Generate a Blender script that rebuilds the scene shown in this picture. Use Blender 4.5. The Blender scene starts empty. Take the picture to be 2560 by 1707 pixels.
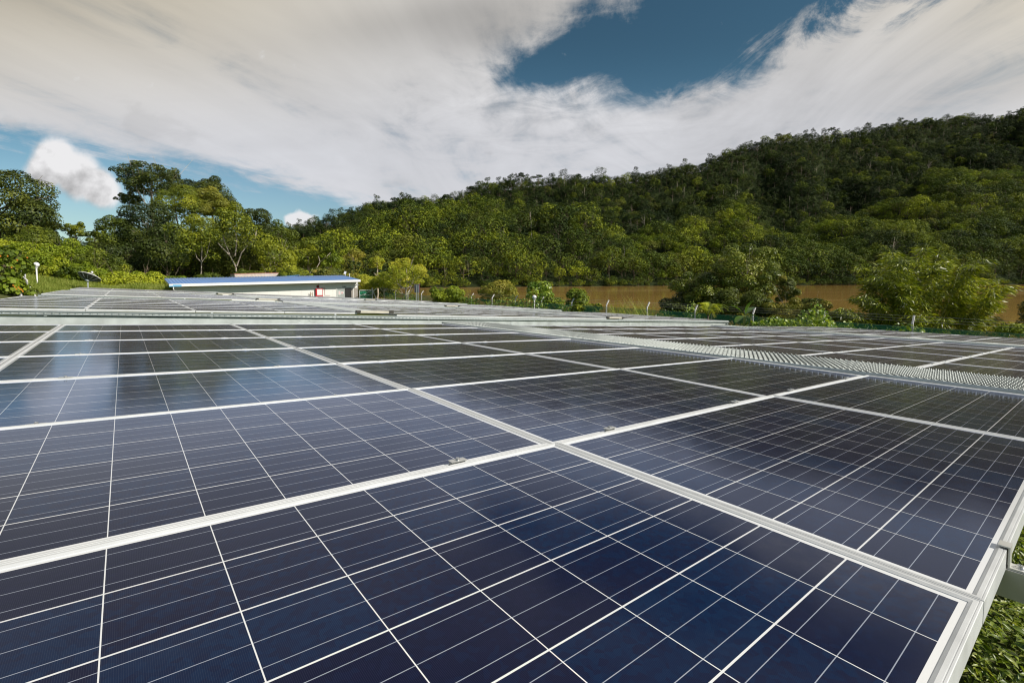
import bpy, math, random
import numpy as np
from mathutils import Matrix, Vector

# ------------------------------------------------------------------ camera, world, sun
sc = bpy.context.scene
col = sc.collection
F, CX, CY, HOR = 1203.3, 1280.0, 764.0, 695.0        # lens in units of a 2560 wide frame
PITCH = math.atan((CY - HOR) / F)
CAM = np.array([0.0, 0.0, 1.6])
cam_d = bpy.data.cameras.new('camera'); cam = bpy.data.objects.new('camera', cam_d); col.objects.link(cam)
cam_d.sensor_fit = 'HORIZONTAL'; cam_d.sensor_width = 36.0; cam_d.lens = 36.0 * F / 2560.0
cam_d.shift_y = -(853.5 - CY) / 2560.0
cam_d.clip_start = 0.02; cam_d.clip_end = 9000
cam.location = CAM; cam.rotation_euler = (math.pi / 2 - PITCH, 0, 0)
sc.camera = cam
sc.view_settings.view_transform = 'Standard'; sc.view_settings.look = 'None'
sc.view_settings.gamma = 1; sc.view_settings.exposure = 0.0
sc.cycles.transparent_max_bounces = 24; sc.cycles.filter_width = 1.15
sc.cycles.max_bounces = 5; sc.cycles.diffuse_bounces = 1; sc.cycles.glossy_bounces = 4; sc.cycles.transmission_bounces = 3

SUN_AZ, SUN_EL = math.radians(114), math.radians(38)  # azimuth clockwise from +Y (the view), behind and to the right
sun_d = bpy.data.lights.new('sun', 'SUN'); sun = bpy.data.objects.new('sun', sun_d); col.objects.link(sun)
sun_d.energy = 5.0; sun_d.angle = math.radians(0.53); sun_d.color = (1.0, 0.93, 0.82)
sd = Vector((math.sin(SUN_AZ) * math.cos(SUN_EL), math.cos(SUN_AZ) * math.cos(SUN_EL), math.sin(SUN_EL)))
sun.rotation_euler = sd.to_track_quat('Z', 'Y').to_euler(); sun.location = (20, -20, 40)

def ray(px, py):
    c, s = math.cos(PITCH), math.sin(PITCH)
    x, y = (px - CX) / F, (py - CY) / F
    return np.array([x, -s * y + c, -c * y - s])

def at(px, py, depth):
    """world point seen at photograph position px,py at a horizontal distance ahead of the camera"""
    d = ray(px, py); return CAM + d * (depth / d[1])

world = bpy.data.worlds.new('World'); sc.world = world; world.use_nodes = True

class N:
    """tiny helper to write shader maths"""
    def __init__(s, nt): s.nt = nt
    def node(s, t, **k):
        n = s.nt.nodes.new(t)
        for a, b in k.items(): setattr(n, a, b)
        return n
    def put(s, sock, v):
        if isinstance(v, (int, float, tuple, list)): sock.default_value = v
        else: s.nt.links.new(v, sock)
    def m(s, op, a, b=None, c=None, clamp=False):
        n = s.node('ShaderNodeMath', operation=op); n.use_clamp = clamp
        s.put(n.inputs[0], a)
        if b is not None: s.put(n.inputs[1], b)
        if c is not None: s.put(n.inputs[2], c)
        return n.outputs[0]
    def add(s, a, b): return s.m('ADD', a, b)
    def sub(s, a, b): return s.m('SUBTRACT', a, b)
    def mul(s, a, b): return s.m('MULTIPLY', a, b)
    def mx(s, a, b): return s.m('MAXIMUM', a, b)
    def mn(s, a, b): return s.m('MINIMUM', a, b)
    def step(s, x, a, b, lo=0.0, hi=1.0, smooth=True):
        n = s.node('ShaderNodeMapRange', interpolation_type='SMOOTHSTEP' if smooth else 'LINEAR')
        s.put(n.inputs[0], x); n.inputs[1].default_value = a; n.inputs[2].default_value = b
        n.inputs[3].default_value = lo; n.inputs[4].default_value = hi
        return n.outputs[0]
    def noise(s, vec, scale, detail=4, rough=0.5, dist=0.0, lac=2.0):
        n = s.node('ShaderNodeTexNoise'); s.put(n.inputs['Vector'], vec)
        n.inputs['Scale'].default_value = scale; n.inputs['Detail'].default_value = detail
        n.inputs['Roughness'].default_value = rough; n.inputs['Distortion'].default_value = dist
        n.inputs['Lacunarity'].default_value = lac
        return n.outputs['Fac']
    def xyz(s, x, y, z):
        n = s.node('ShaderNodeCombineXYZ')
        for i, v in enumerate((x, y, z)): s.put(n.inputs[i], v)
        return n.outputs[0]
    def sep(s, v):
        n = s.node('ShaderNodeSeparateXYZ'); s.put(n.inputs[0], v); return n.outputs
    def mix(s, f, a, b, bt='MIX'):
        n = s.node('ShaderNodeMix', data_type='RGBA', blend_type=bt)
        s.put(n.inputs[0], f)
        for i, v in ((6, a), (7, b)):
            if isinstance(v, tuple) and len(v) == 3: v = v + (1.0,)
            s.put(n.inputs[i], v)
        return n.outputs[2]
    def ramp(s, f, stops):
        n = s.node('ShaderNodeValToRGB'); s.put(n.inputs[0], f); e = n.color_ramp.elements
        while len(e) < len(stops): e.new(0.5)
        for k, (p, c) in enumerate(stops): e[k].position = p; e[k].color = tuple(c) + (1.0,)
        return n.outputs[0]

def build_sky():
    nt = world.node_tree; nt.nodes.clear(); n = N(nt)
    out = n.node('ShaderNodeOutputWorld'); bg = n.node('ShaderNodeBackground'); nt.links.new(bg.outputs[0], out.inputs[0])
    sky = n.node('ShaderNodeTexSky', sky_type='NISHITA'); sky.sun_disc = False
    sky.sun_elevation = SUN_EL; sky.sun_rotation = SUN_AZ
    sky.altitude = 100; sky.air_density = 1.0; sky.dust_density = 0.6; sky.ozone_density = 2.2
    tc = n.node('ShaderNodeTexCoord'); x, y, z = n.sep(tc.outputs['Generated'])
    yy = n.mx(n.m('ABSOLUTE', y), 0.05)
    # gnomonic sky coordinates around the +Y direction: u to the right, w up
    u = n.m('DIVIDE', x, yy); w = n.m('DIVIDE', z, yy)
    front = n.step(y, 0.0, 0.25)
    # cloud sheet coordinates: where the ray meets a level layer overhead
    zz = n.add(n.mx(z, 0.0), 0.10)
    sx, sy = n.m('DIVIDE', x, zz), n.m('DIVIDE', y, zz)
    # streaks run along one wind direction in the layer
    def rotd(a):
        c, s_ = math.cos(a), math.sin(a)
        return n.add(n.mul(sx, c), n.mul(sy, s_)), n.sub(n.mul(sy, c), n.mul(sx, s_))
    al, ac = rotd(math.radians(80))
    wisp = n.noise(n.xyz(n.mul(al, 0.42), n.mul(ac, 1.25), 3.3), 1.0, 9, 0.60, 1.3)
    soft = n.noise(n.xyz(n.mul(al, 0.25), n.mul(ac, 0.9), 9.1), 0.8, 5, 0.5, 0.5)
    fine = n.noise(n.xyz(sx, sy, 5.0), 3.2, 8, 0.62, 0.8)
    g2 = lambda cx, cy, rx, ry, a: gau(cx, cy, rx, ry, a)
    def gau(cx, cy, rx, ry, a=0.0):
        """soft elliptical patch of sky (photo pixels turned to sky coordinates), 1 in the middle"""
        u0, w0 = (cx - CX) / F, (HOR - cy) / F
        c, s_ = math.cos(a), math.sin(a)
        du, dw = n.sub(u, u0), n.sub(w, w0)
        p = n.mul(n.add(n.mul(du, c), n.mul(dw, s_)), F / rx); q = n.mul(n.sub(n.mul(dw, c), n.mul(du, s_)), F / ry)
        r2 = n.add(n.mul(p, p), n.mul(q, q))
        return n.m('POWER', 2.718, n.mul(r2, -1.0))
    R = math.radians
    # clearness = where blue shows through
    clear = gau(1640, 95, 360, 110, R(14))
    for a in [(1960, 20, 340, 95, R(25), 1.0), (1450, 160, 170, 42, R(10), 1.0), (1760, 190, 180, 60, R(8), 0.7), (2300, 10, 300, 60, R(14), 0.75),
              (130, 560, 330, 150, R(-10), 1.5), (-260, 420, 320, 130, R(-8), 1.5), (560, 575, 260, 118, R(-14), 1.5), (800, 575, 150, 85, R(-12), 1.25), (-700, 520, 500, 150, 0, 1.3),
              (950, 600, 120, 60, 0, .8)]:
        clear = n.add(clear, n.mul(gau(*a[:5]), a[5]))
    cover = n.sub(1.0, clear)
    cover = n.add(cover, n.mul(n.sub(wisp, 0.5), 1.5))
    cover = n.add(cover, n.mul(n.sub(fine, 0.5), 0.95))
    # away from the photographed part of the sky: broken cloud, thinned to cut fill light and reflections
    cb = n.add(0.05, n.mul(n.sub(soft, 0.45), 3.0))
    cover = n.add(n.mul(cover, front), n.mul(cb, n.sub(1.0, front)))
    thin = n.noise(n.xyz(n.mul(al, 1.3), n.mul(ac, 2.7), 7.7), 1.0, 10, 0.66, 0.9)
    thick = n.noise(n.xyz(n.mul(al, 1.1), n.mul(ac, 1.3), 2.2), 1.0, 10, 0.66, 0.5)
    band = n.mul(n.step(clear, 0.10, 0.45), n.step(w, 0.12, 0.25))
    cover = n.add(cover, n.mul(n.mul(n.add(n.sub(thin, 0.5), n.sub(thick, 0.52)), band), n.mul(front, 2.3)))
    veil = n.mul(gau(2080, 80, 300, 95, R(24)), n.step(thin, 0.42, 0.68)); cover = n.add(cover, n.mul(n.mul(veil, front), 0.75))
    cov = n.step(cover, 0.05, 0.98)
    # streak brightening towards the right
    wr = n.step(u, -0.2, 0.5, 0.45, 1.0); tone = n.add(n.mul(n.mul(n.sub(wisp, 0.5), 0.95), wr), n.mul(n.sub(soft, 0.5), 0.7))
    dark = n.add(n.mul(gau(1150, 60, 330, 60, R(8)), 0.17), n.mul(gau(1250, 110, 160, 40, R(10)), 0.12))
    dark = n.add(dark, n.mul(gau(-60, -60, 620, 190, 0), 0.16))
    dark = n.add(dark, n.mul(gau(2350, 250, 300, 60, R(12)), 0.08))
    # small grey scraps drifting below the sheet
    scr = n.noise(n.xyz(n.mul(u, 1.0), n.mul(w, 1.6), 0.0), 11.0, 6, 0.6, 0.3)
    puffs = n.mul(gau(375, 325, 62, 42, R(-20)), 1.0)
    for a in [(470, 345, 70, 40, R(-20)), (1478, 333, 34, 26, 0), (985, 462, 55, 16, R(5)), (1222, 388, 20, 8, 0), (60, 330, 90, 30, R(-10))]:
        puffs = n.add(puffs, gau(*a))
    puffm = n.step(n.add(puffs, n.mul(n.sub(scr, 0.5), 2.6)), 0.35, 1.1)
    dark = n.add(dark, n.mul(puffm, 0.06))
    tuft = n.mul(n.mul(n.sub(fine, 0.5), gau(1450, 250, 420, 110, R(4))), 0.75)
    lum = n.add(n.add(0.66, n.mul(tone, 0.55)), tuft); lum = n.sub(lum, dark)
    lum = n.add(lum, n.mul(n.step(w, 0.1, 0.55), -0.06))
    lum = n.m('MAXIMUM', lum, 0.2); lum = n.mn(lum, 0.86)
    warm = n.mix(n.mul(n.step(w, 0.22, 0.60), n.step(n.add(n.m('ABSOLUTE', n.sub(u, .25)), 0.0), 0.3, 1.0, 0.45, 1.0)), (0.985, 1.0, 1.06), (1.09, 1.0, 0.83))
    ccol = n.mix(1.0, warm, n.xyz(lum, lum, lum), 'MULTIPLY')
    # small cumulus low on the left: lumpy outline, bright top, grey base
    cn = n.noise(n.xyz(u, w, 1.7), 13.0, 7, 0.55, 0.15); cn2 = n.noise(n.xyz(n.add(u, 0.012), n.sub(w, 0.02), 1.7), 13.0, 5, 0.5, 0.15)
    def puff(specs, k):
        g = None
        for a in specs:
            t = gau(*a); g = t if g is None else n.mx(g, t)
        return n.step(n.add(g, n.mul(n.sub(cn, 0.5), k)), 0.30, 0.62), g
    c1, g1 = puff([(160, 415, 72, 62, R(-20)), (205, 440, 88, 62, R(-35)), (250, 468, 78, 52, R(-35)), (135, 430, 60, 50, 0)], 0.55)
    c2, _ = puff([(754, 553, 42, 22, 0)], 1.7)
    # height of the surface above the cloud's own tilted base
    hgt = n.add(n.sub(w, (HOR - 445) / F), n.mul(n.sub(u, (195 - CX) / F), 0.55))
    shade = n.add(n.add(0.60, n.mul(n.step(hgt, -0.055, 0.06), 0.24)), n.mul(n.sub(cn, cn2), 1.4))
    shade = n.mn(n.mx(shade, 0.40), 0.84); shade = n.sub(shade, n.step(hgt, -0.02, -0.07, 0.0, 0.16))
    ccol2 = n.mix(1.0, (1.0, 0.995, 1.01), n.xyz(shade, shade, shade), 'MULTIPLY')
    # clear sky: the physical sky, its level set by the strength below
    lvl = n.step(w, 0.15, 0.50, 1.0, 0.60); skyc = n.mix(1.0, sky.outputs[0], n.xyz(n.mul(lvl, n.step(w, 0.12, 0.45, 0.086, 0.064)), n.mul(lvl, 0.096), n.mul(lvl, 0.090)), 'MULTIPLY')
    colr = n.mix(cov, skyc, ccol)
    colr = n.mix(n.mul(c1, front), colr, ccol2)
    colr = n.mix(n.mul(c2, front), colr, (0.80, 0.81, 0.83))
    # below the horizon
    colr = n.mix(n.step(z, -0.06, 0.0), (0.10, 0.11, 0.07), colr)
    nt.links.new(n.mix(1.0, colr, (10.0, 10.0, 10.0), 'MULTIPLY'), bg.inputs[0]); bg.inputs[1].default_value = 0.1
build_sky()

# ------------------------------------------------------------------ helpers
rng = np.random.default_rng(7); random.seed(7)

def mesh_np(name, V, Q, mat=None, tone=None, smooth=False, midx=None, mats=None):
    """mesh from numpy arrays, faces all with the same number of corners"""
    V = np.asarray(V, np.float32); Q = np.asarray(Q, np.int32); k = Q.shape[1]
    me = bpy.data.meshes.new(name); me.vertices.add(len(V)); me.vertices.foreach_set('co', V.ravel())
    me.loops.add(Q.size); me.loops.foreach_set('vertex_index', Q.ravel())
    me.polygons.add(len(Q)); me.polygons.foreach_set('loop_start', np.arange(0, Q.size, k, dtype=np.int32))
    me.polygons.foreach_set('loop_total', np.full(len(Q), k, np.int32))
    if smooth: me.polygons.foreach_set('use_smooth', np.ones(len(Q), bool))
    for m_ in (mats or ([mat] if mat else [])): me.materials.append(m_)
    if midx is not None: me.polygons.foreach_set('material_index', np.asarray(midx, np.int32))
    if tone is not None:
        a = me.attributes.new('tone', 'FLOAT', 'FACE'); a.data.foreach_set('value', np.asarray(tone, np.float32))
    me.update(calc_edges=True)
    return me

def obj(name, me, parent=None, loc=None):
    o = bpy.data.objects.new(name, me); col.objects.link(o)
    if parent: o.parent = parent
    if loc is not None: o.location = loc
    return o

def tag(o, label=None, cat=None, group=None, kind=None):
    if label: o['label'] = label
    if cat: o['category'] = cat
    if group: o['group'] = group
    if kind: o['kind'] = kind
    return o

def thing(name, label, cat, loc=(0, 0, 0), rot=(0, 0, 0), group=None):
    o = bpy.data.objects.new(name, None); col.objects.link(o); o.location = loc; o.rotation_euler = rot
    o.empty_display_size = 0.1
    return tag(o, label, cat, group)

class MB:
    """collects boxes, tubes and sheets into one mesh"""
    def __init__(s): s.v = []; s.f = []
    def box(s, x0, x1, y0, y1, z0, z1, bev=0.0):
        b = len(s.v)
        s.v += [(x0, y0, z0), (x1, y0, z0), (x1, y1, z0), (x0, y1, z0), (x0, y0, z1), (x1, y0, z1), (x1, y1, z1), (x0, y1, z1)]
        s.f += [(b, b+3, b+2, b+1), (b+4, b+5, b+6, b+7), (b, b+1, b+5, b+4), (b+1, b+2, b+6, b+5), (b+2, b+3, b+7, b+6), (b+3, b, b+4, b+7)]
        return s
    def quad(s, *p):
        b = len(s.v); s.v += [tuple(q) for q in p]; s.f.append(tuple(range(b, b + len(p)))); return s
    def prism(s, pts, d):
        """closed polygon pts swept by vector d"""
        b = len(s.v); k = len(pts); s.v += [tuple(p) for p in pts]; s.v += [tuple(np.array(p) + np.array(d)) for p in pts]
        s.f.append(tuple(range(b + k - 1, b - 1, -1))); s.f.append(tuple(range(b + k, b + 2 * k)))
        for i in range(k): j = (i + 1) % k; s.f.append((b + i, b + j, b + k + j, b + k + i))
        return s
    def tube(s, pts, rad, n=8, caps=True):
        pts = [np.array(p, float) for p in pts]
        if not hasattr(rad, '__len__'): rad = [rad] * len(pts)
        b = len(s.v); prev = None
        for i, p in enumerate(pts):
            t = pts[min(i + 1, len(pts) - 1)] - pts[max(i - 1, 0)]; t = t / (np.linalg.norm(t) + 1e-9)
            if prev is None:
                a = np.array([1., 0, 0]) if abs(t[0]) < .8 else np.array([0, 1., 0])
            else: a = prev
            a = a - t * (a @ t); a /= np.linalg.norm(a) + 1e-9; c = np.cross(t, a); prev = a
            for j in range(n):
                th = 2 * math.pi * j / n; s.v.append(tuple(p + rad[i] * (a * math.cos(th) + c * math.sin(th))))
        for i in range(len(pts) - 1):
            for j in range(n):
                q = (j + 1) % n; s.f.append((b + i*n + j, b + i*n + q, b + (i+1)*n + q, b + (i+1)*n + j))
        if caps:
            s.f.append(tuple(b + j for j in range(n - 1, -1, -1))); e = b + (len(pts) - 1) * n; s.f.append(tuple(e + j for j in range(n)))
        return s
    def lathe(s, prof, c=(0, 0, 0), n=20):
        """profile of (radius, z) turned round the z axis"""
        b = len(s.v)
        for r, z in prof:
            for j in range(n):
                th = 2 * math.pi * j / n; s.v.append((c[0] + r * math.cos(th), c[1] + r * math.sin(th), c[2] + z))
        for i in range(len(prof) - 1):
            for j in range(n):
                q = (j + 1) % n; s.f.append((b + i*n + j, b + i*n + q, b + (i+1)*n + q, b + (i+1)*n + j))
        return s
    def mesh(s, name, mat, smooth=False):
        me = bpy.data.meshes.new(name); me.from_pydata([tuple(map(float, v)) for v in s.v], [], s.f); me.update()
        me.materials.append(mat)
        if smooth:
            me.polygons.foreach_set('use_smooth', [True] * len(me.polygons)); me.set_sharp_from_angle(angle=math.radians(35))
        return me
    def build(s, name, mat, parent=None, smooth=False, loc=None): return obj(name, s.mesh(name, mat, smooth), parent, loc)

# ------------------------------------------------------------------ materials
def new_mat(name):
    m = bpy.data.materials.new(name); m.use_nodes = True; nt = m.node_tree; n = N(nt)
    return m, n, nt.nodes['Principled BSDF']

def simple(name, c, rough=0.5, metal=0.0, var=0.12, scale=6.0, spec=0.5, bump=0.0, bscale=60):
    m, n, b = new_mat(name)
    tc = n.node('ShaderNodeTexCoord').outputs['Object']
    f = n.noise(tc, scale, 6, 0.6)
    lo = tuple(v * (1 - var) for v in c); hi = tuple(min(1, v * (1 + var)) for v in c)
    n.put(b.inputs['Base Color'], n.ramp(f, [(0.3, lo), (0.7, hi)]))
    b.inputs['Metallic'].default_value = metal; b.inputs['Specular IOR Level'].default_value = spec
    n.put(b.inputs['Roughness'], n.step(n.noise(tc, scale * 2.3, 4), 0.3, 0.7, max(0, rough - .08), min(1, rough + .08), False))
    if bump:
        bp = n.node('ShaderNodeBump'); bp.inputs['Strength'].default_value = bump; bp.inputs['Distance'].default_value = 0.01
        n.put(bp.inputs['Height'], n.noise(tc, bscale, 5)); n.nt.links.new(bp.outputs[0], b.inputs['Normal'])
    return m

ALU = simple('anodised_aluminium', (0.62, 0.635, 0.65), 0.5, 0.25, 0.09, 7.0)
ALU2 = simple('mill_aluminium', (0.62, 0.62, 0.60), 0.40, 0.6, 0.08, 8.0)
STEEL = simple('stainless_bolt', (0.6, 0.6, 0.6), 0.25, 0.9, 0.1, 30)
GALV = simple('galvanised_steel', (0.52, 0.56, 0.56), 0.5, 0.35, 0.22, 2.2)
GALV_D = simple('weathered_galvanised_steel', (0.40, 0.41, 0.38), 0.6, 0.2, 0.25, 3.0)
GRATE = simple('grating_steel', (0.36, 0.39, 0.385), 0.42, 0.5, 0.15, 5.0)
TRAY = simple('tray_steel', (0.40, 0.45, 0.46), 0.55, 0.2, 0.1, 5.0)
WHITE = simple('white_wall_panel', (0.80, 0.79, 0.76), 0.55, 0.0, 0.03, 0.8)
FASCIA = simple('white_gutter', (0.86, 0.85, 0.84), 0.4, 0.0, 0.03, 2)
CONC = simple('pinkish_concrete', (0.52, 0.44, 0.38), 0.85, 0, 0.18, 3)
POSTM = simple('concrete_fence_post', (0.62, 0.60, 0.60), 0.7, 0, 0.12, 4)
LAMPW = simple('white_globe', (0.85, 0.84, 0.86), 0.25, 0, 0.02, 4)
RED = simple('red_enamel', (0.50, 0.02, 0.03), 0.35, 0, 0.1, 4)
RED_D = simple('dark_red_bell', (0.16, 0.012, 0.015), 0.35, 0, 0.1, 4)
GREY_DOOR = simple('grey_door', (0.34, 0.37, 0.36), 0.5, 0, 0.08, 3)
BLACK = simple('doorway_shade_and_vent_black', (0.012, 0.012, 0.012), 0.7, 0, 0.2, 3)
TIMBER = simple('timber', (0.36, 0.25, 0.16), 0.7, 0, 0.25, 9)
PAPER = simple('paper', (0.80, 0.78, 0.78), 0.6, 0, 0.03, 6)
INK = simple('red_ink', (0.55, 0.10, 0.12), 0.6, 0, 0.1, 6)
GREY_BOARD = simple('grey_board', (0.10, 0.10, 0.115), 0.6, 0, 0.2, 6)
DISH = simple('dish_mesh', (0.085, 0.09, 0.085), 0.5, 0.3, 0.15, 8)
BLUE_TAPE = simple('pale_blue_tape', (0.16, 0.45, 0.72), 0.5, 0, 0.05, 6)
HOLE_SHADE = simple('hole_shade', (0.05, 0.045, 0.04), 0.6, 0, 0.2, 9)
BARK = simple('pale_bark', (0.42, 0.36, 0.29), 0.85, 0, 0.3, 2.5)
BARK_D = simple('brown_bark', (0.15, 0.115, 0.08), 0.9, 0, 0.3, 2.5)
CANE = simple('bamboo_cane', (0.22, 0.26, 0.07), 0.6, 0, 0.25, 3)

def roof_mat(name, c):
    m, n, b = new_mat(name)
    tc = n.node('ShaderNodeTexCoord').outputs['Object']
    n.put(b.inputs['Base Color'], n.ramp(n.noise(tc, 1.2, 5), [(0.3, tuple(v * .85 for v in c)), (0.7, c)]))
    b.inputs['Roughness'].default_value = 0.38
    return m
ROOF = roof_mat('blue_painted_roof', (0.12, 0.22, 0.44)); ROOF2 = roof_mat('bright_blue_painted_roof', (0.07, 0.27, 0.62))

def cell_mat():
    """glass over blue polycrystalline cells, 10 x 6, with white gaps and three busbars"""
    m, n, b = new_mat('solar_cells'); nt = n.nt
    tc = n.node('ShaderNodeTexCoord').outputs['Object']; x, y, z = n.sep(tc)
    PX, PY = 0.1595, 0.1633
    cx = n.add(n.m('DIVIDE', x, PX), 5.0); cy = n.add(n.m('DIVIDE', y, PY), 3.0)
    fx, fy = n.m('FRACT', cx), n.m('FRACT', cy)
    ex = n.mn(fx, n.sub(1.0, fx)); ey = n.mn(fy, n.sub(1.0, fy))
    gapx = n.m('LESS_THAN', ex, 0.0009 / PX); gapy = n.m('LESS_THAN', ey, 0.0016 / PY)
    inx = n.m('LESS_THAN', n.m('ABSOLUTE', x), 5 * PX); iny = n.m('LESS_THAN', n.m('ABSOLUTE', y), 3 * PY)
    outside = n.sub(1.0, n.mul(inx, iny))
    gap = n.mx(n.mx(gapx, gapy), outside)
    f3 = n.m('FRACT', n.mul(fy, 3.0)); bus = n.m('LESS_THAN', n.m('ABSOLUTE', n.sub(f3, 0.5)), 0.5 * 0.0013 * 3 / PY)
    fing = n.m('LESS_THAN', n.m('FRACT', n.mul(x, 1 / 0.0024)), 0.16)
    idc = n.xyz(n.m('FLOOR', cx), n.m('FLOOR', cy), 0.0)
    oi = n.node('ShaderNodeObjectInfo').outputs['Random']
    wn = n.node('ShaderNodeTexWhiteNoise', noise_dimensions='4D'); nt.links.new(idc, wn.inputs['Vector']); nt.links.new(n.mul(oi, 91.7), wn.inputs['W'])
    vv = wn.outputs['Value']
    off = n.xyz(n.mul(oi, 37.0), n.mul(vv, 5.0), oi)
    vadd = n.node('ShaderNodeVectorMath', operation='ADD'); nt.links.new(tc, vadd.inputs[0]); nt.links.new(off, vadd.inputs[1])
    vor = n.node('ShaderNodeTexVoronoi'); nt.links.new(vadd.outputs[0], vor.inputs['Vector']); vor.inputs['Scale'].default_value = 90
    crystal = n.sep(vor.outputs['Color'])[0]
    t = n.add(n.add(0.14, n.mul(vv, 0.52)), n.mul(n.sub(crystal, 0.5), 0.30))
    cellc = n.ramp(t, [(0.0, (0.0025, 0.0042, 0.021)), (0.35, (0.0040, 0.0050, 0.025)), (0.6, (0.0022, 0.010, 0.040)), (1.0, (0.003, 0.018, 0.058))])
    cellc = n.mix(n.mul(fing, 0.10), cellc, (0.14, 0.16, 0.20))
    c = n.mix(bus, cellc, (0.30, 0.33, 0.40))
    c = n.mix(gap, c, (0.72, 0.73, 0.74))
    # a thin film of dust, more of it along the lower edges and in faint run marks
    dn = n.noise(vadd.outputs[0], 5.0, 6, 0.6); dn2 = n.noise(vadd.outputs[0], 60.0, 3, 0.6)
    dust = n.add(n.step(dn, 0.35, 0.8, 0.002, 0.010), n.step(dn2, 0.76, 0.82, 0.0, 0.06))
    edge = n.mul(n.step(x, 0.62, 0.80, 0.0, 0.05), n.step(n.noise(vadd.outputs[0], 9.0, 6, 0.7), 0.35, 0.7))
    sp = n.node('ShaderNodeTexVoronoi'); nt.links.new(vadd.outputs[0], sp.inputs['Vector']); sp.inputs['Scale'].default_value = 3.2
    spot = n.mul(n.m('LESS_THAN', n.add(sp.outputs['Distance'], n.mul(n.noise(tc, 80.0, 2), 0.02)), 0.026), n.m('GREATER_THAN', n.sep(sp.outputs['Color'])[1], 0.55))
    edge = n.add(edge, n.mul(spot, 0.30))
    c = n.mix(n.add(dust, edge), c, (0.45, 0.40, 0.35))
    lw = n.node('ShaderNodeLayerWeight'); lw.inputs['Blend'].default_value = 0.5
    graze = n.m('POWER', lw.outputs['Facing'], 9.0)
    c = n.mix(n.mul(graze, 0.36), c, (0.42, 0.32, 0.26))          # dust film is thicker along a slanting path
    n.put(b.inputs['Base Color'], c); b.inputs['Roughness'].default_value = 0.8; b.inputs['Specular IOR Level'].default_value = 0.0
    gl = n.node('ShaderNodeBsdfGlossy'); n.put(gl.inputs['Roughness'], n.step(dn, 0.3, 0.7, 0.11, 0.15)); gl.inputs['Color'].default_value = (0.70, 0.80, 1.0, 1)
    fac = n.add(0.006, n.mul(n.mn(n.m('POWER', lw.outputs['Facing'], 4.7), 0.48), 1.20))      # anti-glare glass: weak head-on, strong at low angles
    mx = n.node('ShaderNodeMixShader'); n.put(mx.inputs[0], fac); nt.links.new(b.outputs[0], mx.inputs[1]); nt.links.new(gl.outputs[0], mx.inputs[2])
    nt.links.new(mx.outputs[0], nt.nodes['Material Output'].inputs[0])
    return m
CELLS = cell_mat()

def leaf_mat(name, stops, trans=0.35, rough=0.55, nscale=0.25, spec=0.35):
    """foliage: colour varies leaf by leaf, plant by plant and patch by patch"""
    m = bpy.data.materials.new(name); m.use_nodes = True; nt = m.node_tree; nt.nodes.clear(); n = N(nt)
    out = n.node('ShaderNodeOutputMaterial')
    at_ = n.node('ShaderNodeAttribute', attribute_name='tone').outputs['Fac']
    oi = n.node('ShaderNodeObjectInfo').outputs['Random']
    tc = n.node('ShaderNodeNewGeometry').outputs['Position']
    f = n.add(n.add(n.mul(at_, 0.55), n.mul(oi, 0.36)), n.mul(n.sub(n.noise(tc, nscale, 3), 0.42), 0.8))
    c = n.ramp(f, stops)
    b = n.node('ShaderNodeBsdfPrincipled'); n.put(b.inputs['Base Color'], c); b.inputs['Roughness'].default_value = rough
    b.inputs['Specular IOR Level'].default_value = spec
    t = n.node('ShaderNodeBsdfTranslucent'); n.put(t.inputs[0], n.mix(1.0, c, (1.25, 1.3, 0.5), 'MULTIPLY'))
    mx = n.node('ShaderNodeMixShader'); mx.inputs[0].default_value = trans
    nt.links.new(b.outputs[0], mx.inputs[1]); nt.links.new(t.outputs[0], mx.inputs[2]); nt.links.new(mx.outputs[0], out.inputs[0])
    return m
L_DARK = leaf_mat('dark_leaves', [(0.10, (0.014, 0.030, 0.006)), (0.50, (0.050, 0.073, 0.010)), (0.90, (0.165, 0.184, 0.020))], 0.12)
L_MID = leaf_mat('green_leaves', [(0.10, (0.034, 0.057, 0.007)), (0.50, (0.127, 0.165, 0.012)), (0.90, (0.380, 0.396, 0.022))], 0.18)
L_BRIGHT = leaf_mat('bright_leaves', [(0.10, (0.050, 0.085, 0.008)), (0.50, (0.200, 0.270, 0.014)), (0.90, (0.460, 0.480, 0.030))], 0.22)
L_OLIVE = leaf_mat('olive_leaves', [(0.1, (0.098, 0.117, 0.016)), (0.5, (0.247, 0.256, 0.034)), (0.85, (0.431, 0.365, 0.062)), (1.0, (0.645, 0.343, 0.093))], 0.3)
L_YELLOW = leaf_mat('yellow_green_leaves', [(0.1, (0.156, 0.204, 0.015)), (0.5, (0.345, 0.392, 0.032)), (0.9, (0.595, 0.532, 0.073))], 0.35)
L_RED = leaf_mat('green_leaves_with_red_tips', [(0.10, (0.036, 0.055, 0.010)), (0.45, (0.132, 0.163, 0.022)), (0.75, (0.384, 0.325, 0.055)), (0.95, (0.660, 0.275, 0.099))], 0.20, 0.5, 0.5, 0.3)
L_BAMBOO = leaf_mat('bamboo_leaves', [(0.10, (0.048, 0.078, 0.006)), (0.50, (0.208, 0.255, 0.012)), (0.90, (0.672, 0.660, 0.042))], 0.25, 0.4, 0.6, 0.5)
L_GRASS = leaf_mat('tall_grass_blades', [(0.1, (0.130, 0.182, 0.026)), (0.5, (0.247, 0.312, 0.046)), (0.9, (0.442, 0.442, 0.130))], 0.35, 0.6, 0.8)
L_FRESH = leaf_mat('fresh_creeper_leaves', [(0.10, (0.030, 0.075, 0.010)), (0.50, (0.110, 0.210, 0.020)), (0.90, (0.360, 0.440, 0.050))], 0.25, 0.4, 0.7, 0.6)
FLOWER = simple('orange_petals', (0.80, 0.30, 0.03), 0.6, 0, 0.2, 9)
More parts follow.
